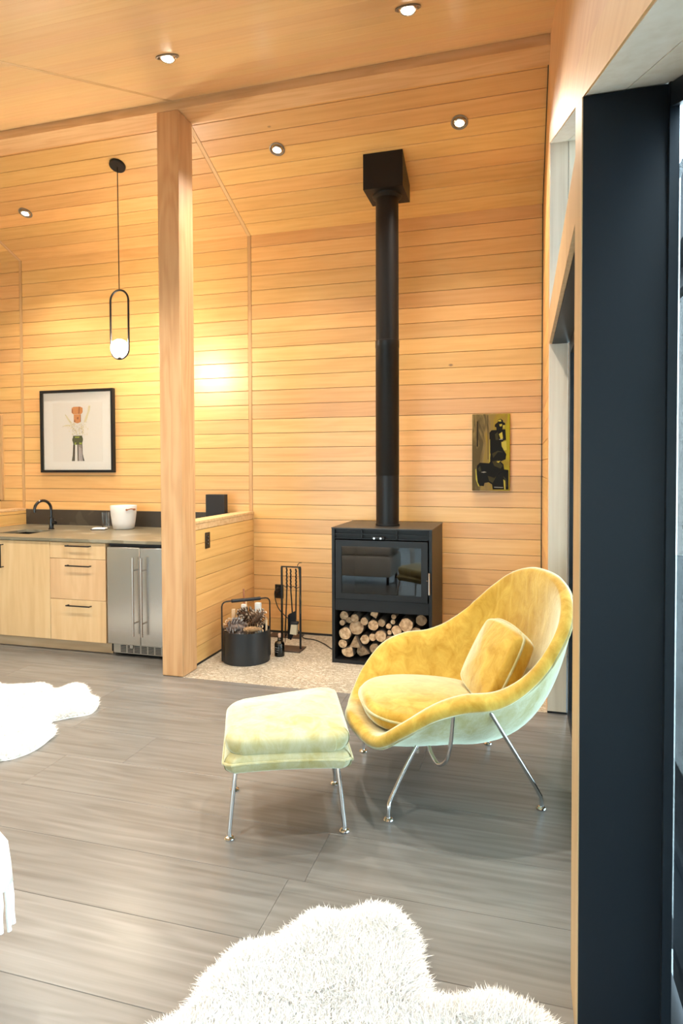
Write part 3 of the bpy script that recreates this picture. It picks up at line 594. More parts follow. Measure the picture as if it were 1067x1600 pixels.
art('pale_strokes', WHP, [[(280,1050),(330,1040),(365,1050),(320,1058)], [(470,1255),(600,1258),(590,1266),(470,1262)], [(540,590),(590,588),(590,596),(540,597)]], pa, -.0419, B_)
art('crack_line', BLKP, [[(375,255),(381,255),(386,870),(380,870)], [(225,340),(238,330),(240,690),(222,690)]], pa, -.0402, B_)

# ------------------------------------------------------------------ lamps
def downlight(i, x, y, where, lab):
    near = where == 'near'
    z = znear(y) if near else zback(y)
    d = d_n if near else d_b
    nrm = Vector((1,0,0)).cross(d).normalized()
    t = thing('recessed_downlight', lab, 'ceiling light', (x, y, z), group='recessed ceiling lights')
    q = Vector((0,0,-1)).rotation_difference(nrm)
    t.rotation_mode = 'QUATERNION'; t.rotation_quaternion = q
    bm = nb(); lathe(bm, [(.058,-.001),(.060,-.006),(.052,-.008),(.046,-.004),(.044,.004)], 32); obj('trim_ring', bm, mat('trim_grey', (.28,.25,.22), .4, .6) if 'trim_grey' not in bpy.data.materials else bpy.data.materials['trim_grey'], t)
    # gimbal aimed straight down, in the tilted ring
    g = obj('gimbal', lathe(nb(), [(0,.002),(.037,.002),(.041,-.004),(.036,-.009),(.030,-.004)], 28), STEEL, t)
    g.rotation_mode = 'QUATERNION'; qi = q.inverted(); g.rotation_quaternion = Vector((0,0,-1)).rotation_difference((qi @ Vector((0, -.24 if not near else 0, -1)).normalized())); g.location = (0,0,-.006)
    ln = obj('lens', lathe(nb(), [(0,-.012),(.018,-.011),(.030,-.008)], 24), LENS, g)
    ld = bpy.data.lights.new('lamp', 'SPOT'); ld.energy = SPOT_W; ld.color = SPOT_COL; ld.spot_size = math.radians(122); ld.spot_blend = 1.0; ld.shadow_soft_size = .03
    lo = bpy.data.objects.new('lamp', ld); C.objects.link(lo); lo.parent = g; lo.location = (0,0,-.03)
    return t
spots = [(-1.796, 4.589, 'back', 'recessed downlight in the back slope between post and flue'),
         (-.434, 4.589, 'back', 'recessed downlight in the back slope right of the flue box'),
         (-4.322, 4.589+.25, 'back', 'recessed downlight in the back slope left of the pendant'),
         (-1.757, 2.962, 'near', 'recessed downlight in the front slope above the post'),
         (-.513, 2.950, 'near', 'recessed downlight in the front slope at the top right'),
         (-3.10, 2.955, 'near', 'recessed downlight beyond the left edge of the view'),
         (-4.40, 2.955, 'near', 'recessed downlight far beyond the left edge of the view'),
         (-1.757, 1.3, 'near', 'recessed downlight above the seating near the camera'),
         (-3.10, 1.3, 'near', 'recessed downlight above the sofa')]
for i, a in enumerate(spots): downlight(i, *a)

pn = thing('pendant_lamp', 'black oval ring pendant with a glowing glass globe', 'pendant lamp', (-3.142, 4.525, zback(4.525)))
nrm = Vector((1,0,0)).cross(d_b).normalized()
bm = nb(); lathe(bm, [(0,-.022),(.060,-.022),(.064,-.018),(.064,0),(0,0)], 36); o = obj('canopy', bm, BLACK, pn); o.rotation_mode = 'QUATERNION'; o.rotation_quaternion = Vector((0,0,-1)).rotation_difference(nrm)
zc = pn.location.z
bm = nb(); cyl(bm, (0,-.004,-.012), (0,0,2.928-zc), .0035, 8); obj('cord', bm, BLACK, pn)
rw = .083; zt_, zb_ = 2.925-rw-zc, 2.372+rw-zc
ring = [(rw*math.cos(a), 0, zt_+rw*math.sin(a)) for a in [PI*k/16 for k in range(17)]] + [(rw*math.cos(a), 0, zb_+rw*math.sin(a)) for a in [PI+PI*k/16 for k in range(17)]]
bm = nb(); tube(bm, ring, .008, 10, closed=True); obj('ring', bm, BLACK, pn)
bm = nb(); cyl(bm, (0,0,2.378-zc), (0,0,2.392-zc), .020, 16); obj('globe_cap', bm, STEEL, pn)
bm = nb(); bmesh.ops.create_uvsphere(bm, u_segments=28, v_segments=18, radius=.072); o = obj('globe', bm, GLOBE, pn, smooth=True); o.location = (0,0,2.458-zc)

# ------------------------------------------------------------------ stove
st = thing('wood_stove', 'black steel wood stove with glass door above a log niche', 'wood stove', (-1.015, 4.65, 0))
SD = .62
def Q(par, x0, x1, y0, y1, z0, z1, name, m, bev=0.0, lab=None):
    bm = nb(); box(bm, x0+1.015, x1+1.015, y0, y1, z0, z1, bev); o = obj(name, bm, m, par)
    if lab: o['label'] = lab
    return o
X0, X1 = -1.396, -.634
bm = nb()
box(bm, X0+1.015, X0+1.015+.022, 0, SD, .0, 1.026); box(bm, X1+1.015-.022, X1+1.015, 0, SD, .0, 1.026)
box(bm, X0+1.037, X1+.993, 0, SD, .0, .028); box(bm, X0+1.037, X1+.993, SD-.01, SD, .028, 1.026)
box(bm, X0+1.037, X1+.993, .02, SD-.01, .40, .42)
obj('casing', bm, BLACK, st)
Q(st, X0-.003, X1+.003, -.004, SD+.002, 1.0265, 1.034, 'top_plate', STOVE_TOP, .001)
Q(st, X0+.023, X1-.023, .004, .03, .405, .492, 'lower_panel', BLACK, .002)
Q(st, X0+.03, X0+.02+.71, .40, .45, .42, .95, 'inner_back', BLACK_MATTE)
# vents
bm = nb()
zs0, zs1 = .950, 1.024
for zz in (zs0, .984, 1.018): box(bm, X0+1.038, X1+.992, .004, .02, zz, zz+.006)
for xx in (-1.380, -1.162, -.895, -.663): box(bm, xx+1.015-.004, xx+1.015+.004, .004, .02, zs0, zs1)
obj('vent_grille', bm, BLACK, st)
Q(st, X0+.023, X1-.023, .03, .034, zs0, zs1, 'vent_backing', BLACK_MATTE)
k1 = Q(st, -1.085, -.985, -.012, .004, .951, .971, 'air_control', BLACK, .002)
for xx in (-1.062, -1.012): 
    bm = nb(); cyl(bm, (xx+1.015, -.022, .961), (xx+1.015, -.012, .961), .007, 12); obj('slider_knob', bm, CHROME, k1)
# door
dx0, dx1, dz0, dz1 = -1.362, -.664, .497, .942; gx0, gx1, gz0, gz1 = -1.316, -.711, .540, .896
bm = nb()
for a in ((dx0, dx1, gz1, dz1), (dx0, dx1, dz0, gz0), (dx0, gx0, gz0, gz1), (gx1, dx1, gz0, gz1)): box(bm, a[0]+1.015, a[1]+1.015, -.016, .006, a[2], a[3])
dr = obj('door', bm, BLACK, st)
Q(dr, gx0, gx1, -.008, -.004, gz0, gz1, 'door_glass', GLASS_STOVE)
bm = nb(); cyl(bm, (dx1+1.015+.012, -.028, .56), (dx1+1.015+.012, -.028, .72), .0065, 10); cyl(bm, (dx1+1.015+.012, -.028, .66), (dx1+1.015-.01, -.010, .66), .005, 8); obj('handle', bm, CHROME, dr)
# firebox interior
bm = nb(); box(bm, -.30, .30, .38, .39, .46, .92); box(bm, -.31, -.30, .01, .39, .46, .92); box(bm, .30, .31, .01, .39, .46, .92); box(bm, -.31, .31, .01, .39, .455, .465); box(bm, -.31, .31, .01, .39, .915, .925)
obj('firebox', bm, mat('sooty_firebrick', (.09,.075,.062), .9), st)
bm = nb(); rr = random.Random(5)
for _ in range(26):
    x, y_ = rr.uniform(-.10,.13), rr.uniform(.05,.16); s = rr.uniform(.006,.016); box(bm, x-s, x+s, y_-s, y_+s, .466, .466+s*1.6)
obj('embers', bm, EMBER, st); tag(bpy.data.objects[-1] if False else st.children[-1], 'glowing orange embers', kind='stuff')
bm = nb(); prism(bm, [(-.22,.62),(-.02,.62),(-.02,.76),(-.22,.76)], 'y', .372, .379); obj('rear_baffle', bm, BLACK_MATTE, st)
# flue
fl = thing('flue_pipe', 'tall round black flue pipe rising from the stove to a square ceiling box', 'flue', (-1.013, 4.89, 1.035))
ztop = 3.66
bm = nb(); lathe(bm, [(0,0),(.094,0),(.094,.014),(.089,.016),(.089,.39)], 40)
lathe(bm, [(.089,.39),(.0905,.392),(.0905,1.375),(.0925,1.378),(.0925,1.428),(.089,1.43),(.087,ztop-1.035),(0,ztop-1.035)], 40); obj('pipe', bm, BLACK, fl)
bm = nb(); zz = 1.035
prism(bm, [(-.16,zback(4.89-.16)-zz-.002),(.16,zback(4.89+.16)-zz-.002),(.16,3.573-zz),(-.16,3.573-zz)], 'x', -.15, .15); obj('ceiling_box', bm, BLACK, fl)
bm = nb(); lathe(bm, [(.0895,3.545-zz),(.112,3.560-zz),(.115,3.572-zz)], 36); obj('collar', bm, BLACK, fl)

# logs in the niche: centre (zoomed px of the photo) and radius
NX0, NX1, NZ0, NZ1 = X0+.022, X1-.022, .028, .400
def niche(u, v):
    # photograph crop scale 4.446; front plane mapping
    fx = (u-195)/(850-195); x = NX0 + fx*(NX1-NX0)
    top = 765+fx*37; bot = 1112+fx*52
    z = NZ1 - (v-top)/(bot-top)*(NZ1-NZ0); return x+1.015, z
def add_log(cx, cz, r, kind, y0, label, depth=.33, seed=0):
    rr = random.Random(seed); t = thing('firewood_log', label, 'log', (-1.015+cx, 4.65+y0, cz), group='firewood stacked in the stove niche')
    N = 14 if kind == 'round' else 3
    if kind == 'round': prof = [(r*(1+rr.uniform(-.07,.07))*math.cos(2*PI*k/N), r*(1+rr.uniform(-.07,.07))*math.sin(2*PI*k/N)) for k in range(N)]
    elif kind == 'split':
        a0 = rr.uniform(0, 6.28); prof = [(r*1.15*math.cos(a0+a), r*.95*math.sin(a0+a)) for a in (0, 1.9, 2.4, 2.9, 3.4, 3.9, 4.5)]
    else: prof = kind
    bm = nb(); N = len(prof)
    A0 = [bm.verts.new((x, 0, z)) for x, z in prof]; B0 = [bm.verts.new((x*.98, depth, z*.98)) for x, z in prof]
    for k in range(N): f = bm.faces.new((A0[k], B0[k], B0[(k+1) % N], A0[(k+1) % N])); f.smooth = N > 8
    bm.faces.new(B0); bmesh.ops.recalc_face_normals(bm, faces=bm.faces[:]); obj('bark', bm, W_LOGBARK, t)
    bm = nb(); A1 = [bm.verts.new((x*.95, -.0015, z*.95)) for x, z in prof]; A2 = [bm.verts.new((x*.995, .004, z*.995)) for x, z in prof]
    f = bm.faces.new(A1)
    for k in range(N): bm.faces.new((A1[k], A2[k], A2[(k+1) % N], A1[(k+1) % N]))
    bmesh.ops.recalc_face_normals(bm, faces=bm.faces[:]); obj('cut_end', bm, LOG_END, t)
LG = [(243,817,31,'round','small round log at the top left corner of the stove niche'),
 (238,862,20,'round','thin dark log just below the top left log of the niche'),
 (278,852,22,'round','small pale round log third from the left in the top of the niche'),
 (328,830,29,'round','round log above the large left log in the niche'),
 (395,852,28,'round','dark barked log right of the top of the large left log'),
 (335,903,52,'round','large round log with reddish bark in the left half of the niche'),
 (464,812,28,'split','split log at the middle top of the niche'),
 (458,882,38,'round','irregular round log just left of the niche centre'),
 (518,863,27,'round','round log with wide dark rim at the niche centre'),
 (600,820,17,'round','very thin round log at the top right of centre in the niche'),
 (594,860,16,'round','thin dark stick below the thinnest top log'),
 (566,890,20,'round','thin orange round log beside the niche centre'),
 (570,935,16,'round','smallest pale round stick low in the niche centre'),
 (622,918,36,'round','brown round log right of the niche centre'),
 (690,878,48,'round','large pale round log in the right half of the niche'),
 (787,852,38,'round','round log with a pale flake at the top right corner of the niche'),
 (256,942,44,'round','pale round log at the left side of the niche, second row up'),
 (236,1018,31,'round','bright round log against the left side of the niche'),
 (512,958,40,'round','large pale log low at the niche centre'),
 (450,972,27,'round','half-hidden round log low left of centre'),
 (392,992,33,'round','orange round log low beside the triangular split log'),
 (282,1068,44,'split','dark split log on the niche floor at left'),
 (380,1082,42,'split','broad split log on the niche floor beside the chair'),
 (470,1060,40,'split','split log on the niche floor half hidden by the chair arm'),
 (575,1005,42,'round','log behind the chair arm at the niche centre'),
 (670,985,42,'round','log behind the chair arm right of centre'),
 (755,940,38,'round','log behind the chair arm at the right'),
 (570,1090,42,'split','split log on the niche floor behind the chair'),
 (665,1085,46,'round','round log on the niche floor behind the chair'),
 (760,1050,46,'round','round log at the lower right corner of the niche'),
 (790,1118,24,'round','thin log on the niche floor at the right')]
PXM = 1/4.446*.00494
for i, (u, v, r, kd, lab) in enumerate(LG):
    x, z = niche(u, v); r *= PXM; z = max(z, NZ0+r+.002)
    add_log(x, z, r, kd, .035+random.Random(i).uniform(0,.05), lab, seed=i)
x, z = niche(330, 1010)
add_log(x, z, .05, [(-.045,-.03),(.045,-.035),(.008,.052),(-.004,.052)], .04, 'triangular split log with a bright edge low in the niche', seed=99)

# ------------------------------------------------------------------ fire bucket with pine cones
bk = thing('kindling_bucket', 'black steel bucket with a tall bail handle on the hearth', 'bucket', (-2.058, 4.545, .002))
R, Hb = .182, .242
bm = nb(); lathe(bm, [(0,0),(R-.002,0),(R,.002),(R,Hb),(R-.003,Hb+.0005),(R-.005,Hb-.002),(R-.005,.006),(0,.006)], 56); obj('drum', bm, mat('bucket_black', (.012,.014,.017), .38), bk, smooth=False)
ux, uy = math.cos(.72), math.sin(.72)
def bp_(a, z): return (ux*a, uy*a, z)
Rh = R+.010
bail = [bp_(-Rh,.01), bp_(-Rh,.43)] + [bp_(-Rh+.035*(1-math.cos(a)), .43+.035*math.sin(a)) for a in (PI/6, PI/3, PI/2)] + [bp_(Rh-.035*(1-math.cos(a)), .43+.035*math.sin(a)) for a in (PI/2, PI/3, PI/6)] + [bp_(Rh,.43), bp_(Rh,.01)]
bm = nb(); tube(bm, bail, .0055, 10); obj('bail', bm, BLACK, bk)
bm = nb(); cyl(bm, bp_(-.115,.465), bp_(.115,.465), .0135, 16); obj('grip', bm, BLACK_MATTE, bk)
bm = nb(); lathe(bm, [(0,.0),(R-.008,0)], 24, (0,0,.17)); obj('inner_shelf', bm, BLACK_MATTE, bk)
BC = Vector((-2.058, 4.545, .002))
def pinecone(loc, L_, R_, axis, label, mats, seed=0):
    t = thing('pine_cone', label, 'pine cone', loc, group='pine cones in the black bucket')
    t.rotation_mode = 'QUATERNION'; t.rotation_quaternion = Vector((0,0,1)).rotation_difference(Vector(axis))
    bm = nb(); lathe(bm, [(0,-L_/2),(R_*.35,-L_*.4),(R_*.45,0),(R_*.22,L_*.38),(0,L_/2)], 10); obj('core', bm, mats[0], t)
    bm = nb(); rr = random.Random(seed); n_ = 0; rowsn = 9
    for i in range(rowsn):
        f = i/(rowsn-1); z = -L_*.46+f*L_*.92; rad = R_*math.sin(PI*(.12+.80*f))**.6*(1-.25*f)
        cnt = max(4, int(8*rad/R_))
        for k in range(cnt):
            a = 2*PI*(k/cnt)+i*.9; c, s_ = math.cos(a), math.sin(a); tdir = Vector((-s_, c, 0)); od = Vector((c, s_, 0)); wv = .17*R_*1.6
            b0 = od*rad*.35+Vector((0,0,z)); b1 = od*rad*1.12+Vector((0,0,z+L_*.04)); tip = od*rad*1.38+Vector((0,0,z+L_*.075)); und = od*rad*1.0+Vector((0,0,z+L_*.02))
            v = [bm.verts.new(p) for p in (b0, b1-tdir*wv, b1+tdir*wv, tip-tdir*wv*.6, tip+tdir*wv*.6, und)]
            f1 = bm.faces.new((v[0], v[1], v[2])); f2 = bm.faces.new((v[1], v[3], v[4], v[2])); f3 = bm.faces.new((v[3], v[5], v[4])); f4 = bm.faces.new((v[0], v[2], v[5])); f5 = bm.faces.new((v[0], v[5], v[1])); f6 = bm.faces.new((v[1], v[5], v[3])); f7 = bm.faces.new((v[2], v[4], v[5]))
            for f_ in (f2, f3): f_.material_index = 1
    o = obj('scales', bm, [mats[0], mats[1]], t); o['kind'] = 'stuff'
PG = mat('pinecone_grey', (.22,.17,.15), .8); PGT = mat('pinecone_grey_tip', (.62,.56,.52), .8); PT2 = mat('pinecone_tan_tip', (.78,.58,.38), .8)
pinecone(BC+Vector((-.01,.045,.335)), .17, .058, (-.96,.2,.15), 'dark brown pine cone lying on top at the left', (PINE, PINE_TIP), 1)
pinecone(BC+Vector((.100,-.02,.330)), .155, .058, (.65,.1,.72), 'dark pine cone standing tilted on top at the right', (PINE, PINE_TIP), 2)
pinecone(BC+Vector((-.045,-.075,.265)), .17, .062, (.97,-.2,.08), 'greyish pine cone at the front rim', (PG, PGT), 3)
pinecone(BC+Vector((.085,-.075,.258)), .15, .055, (.95,.3,.05), 'light tan pine cone at the front right rim', (PINE_T, PT2), 4)
pinecone(BC+Vector((-.125,-.02,.255)), .12, .048, (.1,-.3,.9), 'small brown pine cone at the left rim', (PINE_T, PINE_TIP), 5)
pinecone(BC+Vector((.03,.115,.255)), .14, .052, (.9,.3,.1), 'pine cone half hidden at the back of the bucket', (PINE, PINE_TIP), 6)
def stick(p0, p1, w_, label, m, tw=0):
    bm = nb(); p0 = Vector(p0); p1 = Vector(p1); L_ = (p1-p0).length; box(bm, -w_/2, w_/2, -w_*.35, w_*.35, 0, L_, .002)
    o = obj('kindling_stick', bm, m); o.location = p0; o.rotation_mode = 'QUATERNION'; o.rotation_quaternion = Vector((0,0,1)).rotation_difference((p1-p0).normalized()); tag(o, label, 'kindling', 'kindling sticks in the black bucket')
stick(BC+Vector((-.125,.03,.02)), BC+Vector((-.128,.045,.375)), .028, 'pale rounded kindling stick at the left inside the bucket', KINDLE)
stick(BC+Vector((-.07,.11,.02)), BC+Vector((-.075,.125,.40)), .04, 'broad white kindling stick behind the left pine cone', CARD)
stick(BC+Vector((.045,.13,.02)), BC+Vector((.04,.14,.415)), .045, 'broad white kindling stick at the back of the bucket', CARD)
stick(BC+Vector((-.055,.125,.02)), BC+Vector((-.085,.14,.52)), .014, 'thin brown twig rising above the handle', LEATHER)
stick(BC+Vector((-.03,.10,.02)), BC+Vector((-.055,.12,.43)), .009, 'thin pale splinter beside the brown twig', KINDLE)
stick(BC+Vector((.158,.01,.02)), BC+Vector((.160,.02,.315)), .014, 'pale splinter at the right rim of the bucket', KINDLE)
stick(BC+Vector((-.10,.075,.02)), BC+Vector((-.10,.085,.34)), .022, 'orange brown kindling stick at the left inside the bucket', CORK)

# bottle with cork
bt = thing('match_bottle', 'small smoky glass bottle with a cork on the hearth', 'bottle', (-1.845, 4.700, .001))
bm = nb(); lathe(bm, [(0,0),(.036,0),(.040,.005),(.040,.098),(.034,.112),(.016,.122),(.014,.145),(.017,.148),(.017,.152),(.012,.152)], 28); obj('glass', bm, GLASS_BOTTLE, bt)
bm = nb(); lathe(bm, [(0,.003),(.033,.003),(.036,.008),(.036,.085),(0,.088)], 24); obj('dark_contents', bm, mat('bottle_contents', (.02,.022,.024), .5), bt)
bm = nb(); cyl(bm, (0,0,.146), (0,0,.176), .0115, 16); obj('cork', bm, mat('pale_cork', (.62,.40,.28), .8), bt)
bm = nb()
rr = random.Random(2)
for i, z0 in enumerate((.072,.055,.038)):
    for k in range(3): 
        a = -2.2+k*.26+(.1 if i == 1 else 0); a2 = a+rr.uniform(.12,.2)
        q = [(.0405*math.cos(t_), .0405*math.sin(t_)) for t_ in (a, a2)]
        v = [bm.verts.new((q[0][0],q[0][1],z0)), bm.verts.new((q[1][0],q[1][1],z0)), bm.verts.new((q[1][0],q[1][1],z0+.003)), bm.verts.new((q[0][0],q[0][1],z0+.003))]; bm.faces.new(v)
obj('printed_lines', bm, WHITE, bt)

# floor register and fire tool stand
bm = nb(); box(bm, -2.155, -1.857, 5.205, 5.335, .0008, .008, .002); tag(obj('floor_register', bm, BRONZE), 'flat dark bronze plate on the hearth against the back wall', 'plate')
ft = thing('fire_tool_stand', 'slim black fire tool stand with poker, shovel and brush', 'fire tools', (-1.80, 4.895, .001))
L = ft.location
bm = nb(); box(bm, -.075, .085, -.085, .075, 0, .010, .001); box(bm, -.13, -.07, -.085, .075, 0, .010, .001); obj('base_plate', bm, BRONZE, ft)
xl, xr_ = -.098, .062; zt = .672
bm = nb()
for xx in (xl, xr_): box(bm, xx-.007, xx+.007, -.006, .006, .010, zt)
box(bm, xl-.0055, xr_+.0055, -.005, .005, zt, zt+.010, .001); obj('stand_frame', bm, BLACK, ft)
bm = nb(); tube(bm, catmull([(xl,0,.520),(xl+.02,-.006,.522),(xl+.045,-.02,.512),(xl+.06,-.004,.520),(xl+.085,-.02,.510),(xl+.10,-.004,.520),(xl+.13,-.02,.510),(xr_,0,.518)], 6), .003, 6); obj('hook_rail', bm, BLACK, ft)
def twist(bm, x, y_, z0, z1, r=.0068):
    N = 24; pts = [(x+.0022*math.cos(i*1.5), y_+.0022*math.sin(i*1.5), z0+(z1-z0)*i/N) for i in range(N+1)]; tube(bm, pts, r, 6)
pk = nb(); twist(pk, -.047, -.02, .50, .672); tube(pk, [(-.047,-.02,.50),(-.052,-.02,.36),(-.062,-.02,.16),(-.064,-.02,.055)], [.006,.0058,.006,.002], 8); tube(pk, [(-.058,-.02,.11),(-.049,-.02,.135),(-.045,-.02,.165)], [.005,.004,.002], 8); obj('poker', pk, BLACK, ft)
sh = nb(); twist(sh, -.013, -.02, .50, .662); tube(sh, [(-.013,-.02,.50),(-.006,-.02,.40),(.0,-.02,.29)], .006, 8)
prism(sh, [(-.028,.295),(.030,.325),(.034,.175),(-.010,.085),(-.022,.09)], 'y', -.03, -.018); box(sh, -.031, -.022, -.045, -.012, .095, .29); obj('shovel', sh, BLACK, ft)
br = nb(); twist(br, .033, -.02, .50, .665); tube(br, [(.033,-.02,.50),(.031,-.02,.36),(.030,-.022,.25)], .006, 8); b2 = obj('brush', br, BLACK, ft)
bm = nb(); box(bm, -.004, .052, -.048, -.006, .215, .238, .003); obj('brush_head', bm, BLACK_MATTE, b2)
bm = nb(); prism(bm, [(-.002,.216),(.048,.222),(.040,.132),(-.014,.138)], 'y', -.046, -.010); obj('bristles', bm, BRISTLE, b2)
bm = nb(); tube(bm, catmull([(.045,0,.68),(.05,-.01,.665),(.042,-.008,.69),(.052,0,.71),(.075,0,.715)], 5), .0035, 6); tube(bm, catmull([(.052,-.006,.67),(.06,-.01,.55),(.062,-.01,.45),(.072,-.008,.40),(.066,-.006,.30)], 5), .0035, 6); tag(obj('leather_tie', bm, mat('olive_cord', (.10,.08,.04), .7), ft), 'olive cord tied at the top corner')

# ------------------------------------------------------------------ armchair
CH = thing('lounge_armchair', 'mustard velvet shell armchair on bent chrome legs by the glass door', 'armchair', (-.359, 3.06, 0), math.atan2(-.392, -.92))
# local: +x forward, +y : rotate (0,1) by angle -> (-sin, cos) = (.392,-.92) : toward the camera
rimh = [(.455,0,.345),(.425,.15,.335),(.385,.29,.35),(.315,.40,.435),(.20,.49,.54),(.08,.53,.588),(-.06,.535,.60),(-.18,.50,.645),(-.29,.455,.725),(-.375,.40,.82),(-.435,.30,.905),(-.47,.16,.955),(-.48,0,.967)]
rim = catmull(rimh + [(x, -y_, z) for x, y_, z in rimh[-2:0:-1]], 6, closed=True)
rim = [Vector((p.x, p.y, p.z-.022*math.exp(-((p.x-.02)/.21)**2)*(1 if abs(p.y) > .3 else 0))) for p in rim]
NR = len(rim); NT = 22
def shell_pt(i, t):
    Rm = rim[i]; th = math.atan2(Rm.y, Rm.x-(-.02))
    fwd = max(0, math.cos(th)); bk_ = max(0, -math.cos(th)); sd = abs(math.sin(th))
    C0 = Vector((-.06, 0, .268)); hor = Vector((Rm.x+.0, Rm.y, 0))
    # bezier handles
    B1 = Vector((Rm.x*(.62+.16*bk_), Rm.y*.72, .255 + .025*fwd))
    inn = .86 if sd > .3 else .93
    zB2 = .262 + (Rm.z-.262)*(.30*bk_ + .80*sd*(1-bk_*.5) + .95*fwd)
    arm = math.exp(-((Rm.x-.02)/.21)**2)*(1 if sd > .5 else 0)
    zB2 = min(zB2, Rm.z-.004)*(1-arm) + (Rm.z+.080)*arm
    k = 1 - .30*sd*(1-.7*bk_) - .04*fwd + .03*bk_
    B2 = Vector((Rm.x*(k if bk_ < .5 else 1-.12*bk_), Rm.y*(k+ .02), zB2+ .012*fwd))
    a = 1-t; return C0*a**3 + B1*3*a*a*t + B2*3*a*t*t + Rm*t**3
inner = [[shell_pt(i, j/NT) for j in range(NT+1)] for i in range(NR)]
# normals (upwards / inwards)
def nrm_at(i, j):
    j0, j1 = max(j-1, 0), min(j+1, NT)
    if j == 0: return Vector((0,0,1))
    du = inner[(i+1) % NR][j]-inner[i-1][j]; dv = inner[i][j1]-inner[i][j0]
    n_ = du.cross(dv); n_ = -n_ if n_.length else Vector((0,0,1)); n_.normalize(); return n_
TH = .055
bm = nb(); rings = []
cin = bm.verts.new(inner[0][0])
for j in range(1, NT+1): rings.append([bm.verts.new(inner[i][j]) for i in range(NR)])
# rounded rim, then outer skin
nin = len(rings)
nrmE = [nrm_at(i, NT) for i in range(NR)]
s0 = nrmE[0]; 
sgn = 1 if (nrm_at(0, NT//3).z > 0) else -1
outd = [(inner[i][NT]-inner[i][NT-1]).normalized() for i in range(NR)]
for a in (30, 60, 90, 120, 150):
    a_ = math.radians(a); rings.append([bm.verts.new(rim[i] - nrmE[i]*sgn*(TH/2)*(1-math.cos(a_)) + outd[i]*(TH/2)*math.sin(a_)) for i in range(NR)])
outer = [[inner[i][j]-nrm_at(i, j)*sgn*TH for j in range(NT+1)] for i in range(NR)]
for j in range(NT, 0, -1): rings.append([bm.verts.new(outer[i][j]) for i in range(NR)])
cout = bm.verts.new(outer[0][0])
for k in range(NR):
    bm.faces.new((cin, rings[0][k], rings[0][(k+1) % NR])); bm.faces.new((cout, rings[-1][(k+1) % NR], rings[-1][k]))
for ri, (A_, B2_) in enumerate(zip(rings, rings[1:])):
    for k in range(NR): bm.faces.new((A_[k], B2_[k], B2_[(k+1) % NR], A_[(k+1) % NR])).material_index = 1 if ri >= nin+4 else 0  # outer skin gets the velvet copy with sheen painted in
bmesh.ops.recalc_face_normals(bm, faces=bm.faces[:])
shell = obj('shell', bm, [VELVET, VELVET_PALE_SHEEN], CH, smooth=True)
bm = nb(); tube(bm, [rim[i]-nrmE[i]*sgn*(TH+.001)+outd[i]*.004 for i in range(NR)], .0045, 8, closed=True); obj('rim_piping', bm, VELVET_PALE_SHEEN, shell)
def cushion(outline, h, z0, dome=.5, crown=.3, sag=0, rings_=7, m=VELVET, name='cushion', parent=None, pipe=True, tf=None):
    """soft pad from a closed outline (x,y); edge halfway up, domed top and flatter underside"""
    P_ = catmull([(x, y_, 0) for x, y_ in outline], 6, closed=True); N = len(P_); c = sum(P_, Vector())/N
    bm = nb(); top = []; tf = tf or (lambda v: v)
    def ring(f, z): return [bm.verts.new(tf(Vector((c.x+(p.x-c.x)*f, c.y+(p.y-c.y)*f, z)))) for p in P_]
    rs = []
    prof = []
    for k in range(0, 10):
        a = PI/2*k/9; 
        prof.append((1-.13*(1-math.cos(a))-0, z0+h*(.5+.36*math.sin(a))))
    for f in (.75,.6,.45,.3,.15): prof.append((f, z0+h*(.86+crown*(1-(f/.87)**2)*.5)))
    low = [(1-.10*(1-math.cos(PI/2*k/6)), z0+h*(.5-.5*math.sin(PI/2*k/6))) for k in range(6, 0, -1)]
    allp = [(.45, z0), (.75, z0)] + low + prof
    for f, z in allp: rs.append(ring(f, z))
    for A_, B2_ in zip(rs, rs[1:]):
        for k in range(N): bm.faces.new((A_[k], A_[(k+1) % N], B2_[(k+1) % N], B2_[k]))
    ct_ = bm.verts.new(tf(Vector((c.x, c.y, z0+h*(.86+crown*.5))))); cb = bm.verts.new(tf(Vector((c.x, c.y, z0))))
    for k in range(N): bm.faces.new((rs[-1][k], rs[-1][(k+1) % N], ct_)); bm.faces.new((rs[0][(k+1) % N], rs[0][k], cb))
    bmesh.ops.recalc_face_normals(bm, faces=bm.faces[:])
    o = obj(name, bm, m, parent, smooth=True)
    if pipe:
        b3 = nb(); tube(b3, [tf(Vector((c.x+(p.x-c.x)*1.006, c.y+(p.y-c.y)*1.006, z0+h*.52))) for p in P_], .006, 8, closed=True); obj('piping', b3, VELVET_PALE_SHEEN, o)
    return o
seat_o = [(.40,.0),(.375,.17),(.28,.275),(.12,.31),(-.06,.275),(-.18,.19),(-.22,0),(-.18,-.19),(-.06,-.275),(.12,-.31),(.28,-.275),(.375,-.17)]
def seat_tf(v):
    return Vector((v.x, v.y, v.z + .055*max(0, (v.x+.25))*.9 + .02))
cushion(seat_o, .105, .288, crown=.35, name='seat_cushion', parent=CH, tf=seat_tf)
# back pillow, leaning against the back: build flat then tilt
pil_o = [(-.20,-.13),(-.16,-.175),(.0,-.19),(.16,-.175),(.20,-.13),(.21,0),(.20,.13),(.16,.175),(0,.19),(-.16,.175),(-.20,.13),(-.21,0)]
tilt = Matrix.Rotation(math.radians(-113)+PI, 4, 'Y')
def pil_tf(v):
    # v.x -> sideways (y), v.y -> up along the back, v.z -> thickness, forward
    up_ = Vector((-.46, 0, .89)); fo = Vector((.89, 0, .46)); sdv = Vector((0, 1, 0))
    return Vector((-.245, .035, .56)) + sdv*v.x + up_*v.y + fo*v.z
cushion(pil_o, .13, -.05, crown=.4, name='back_pillow', parent=CH, tf=pil_tf)
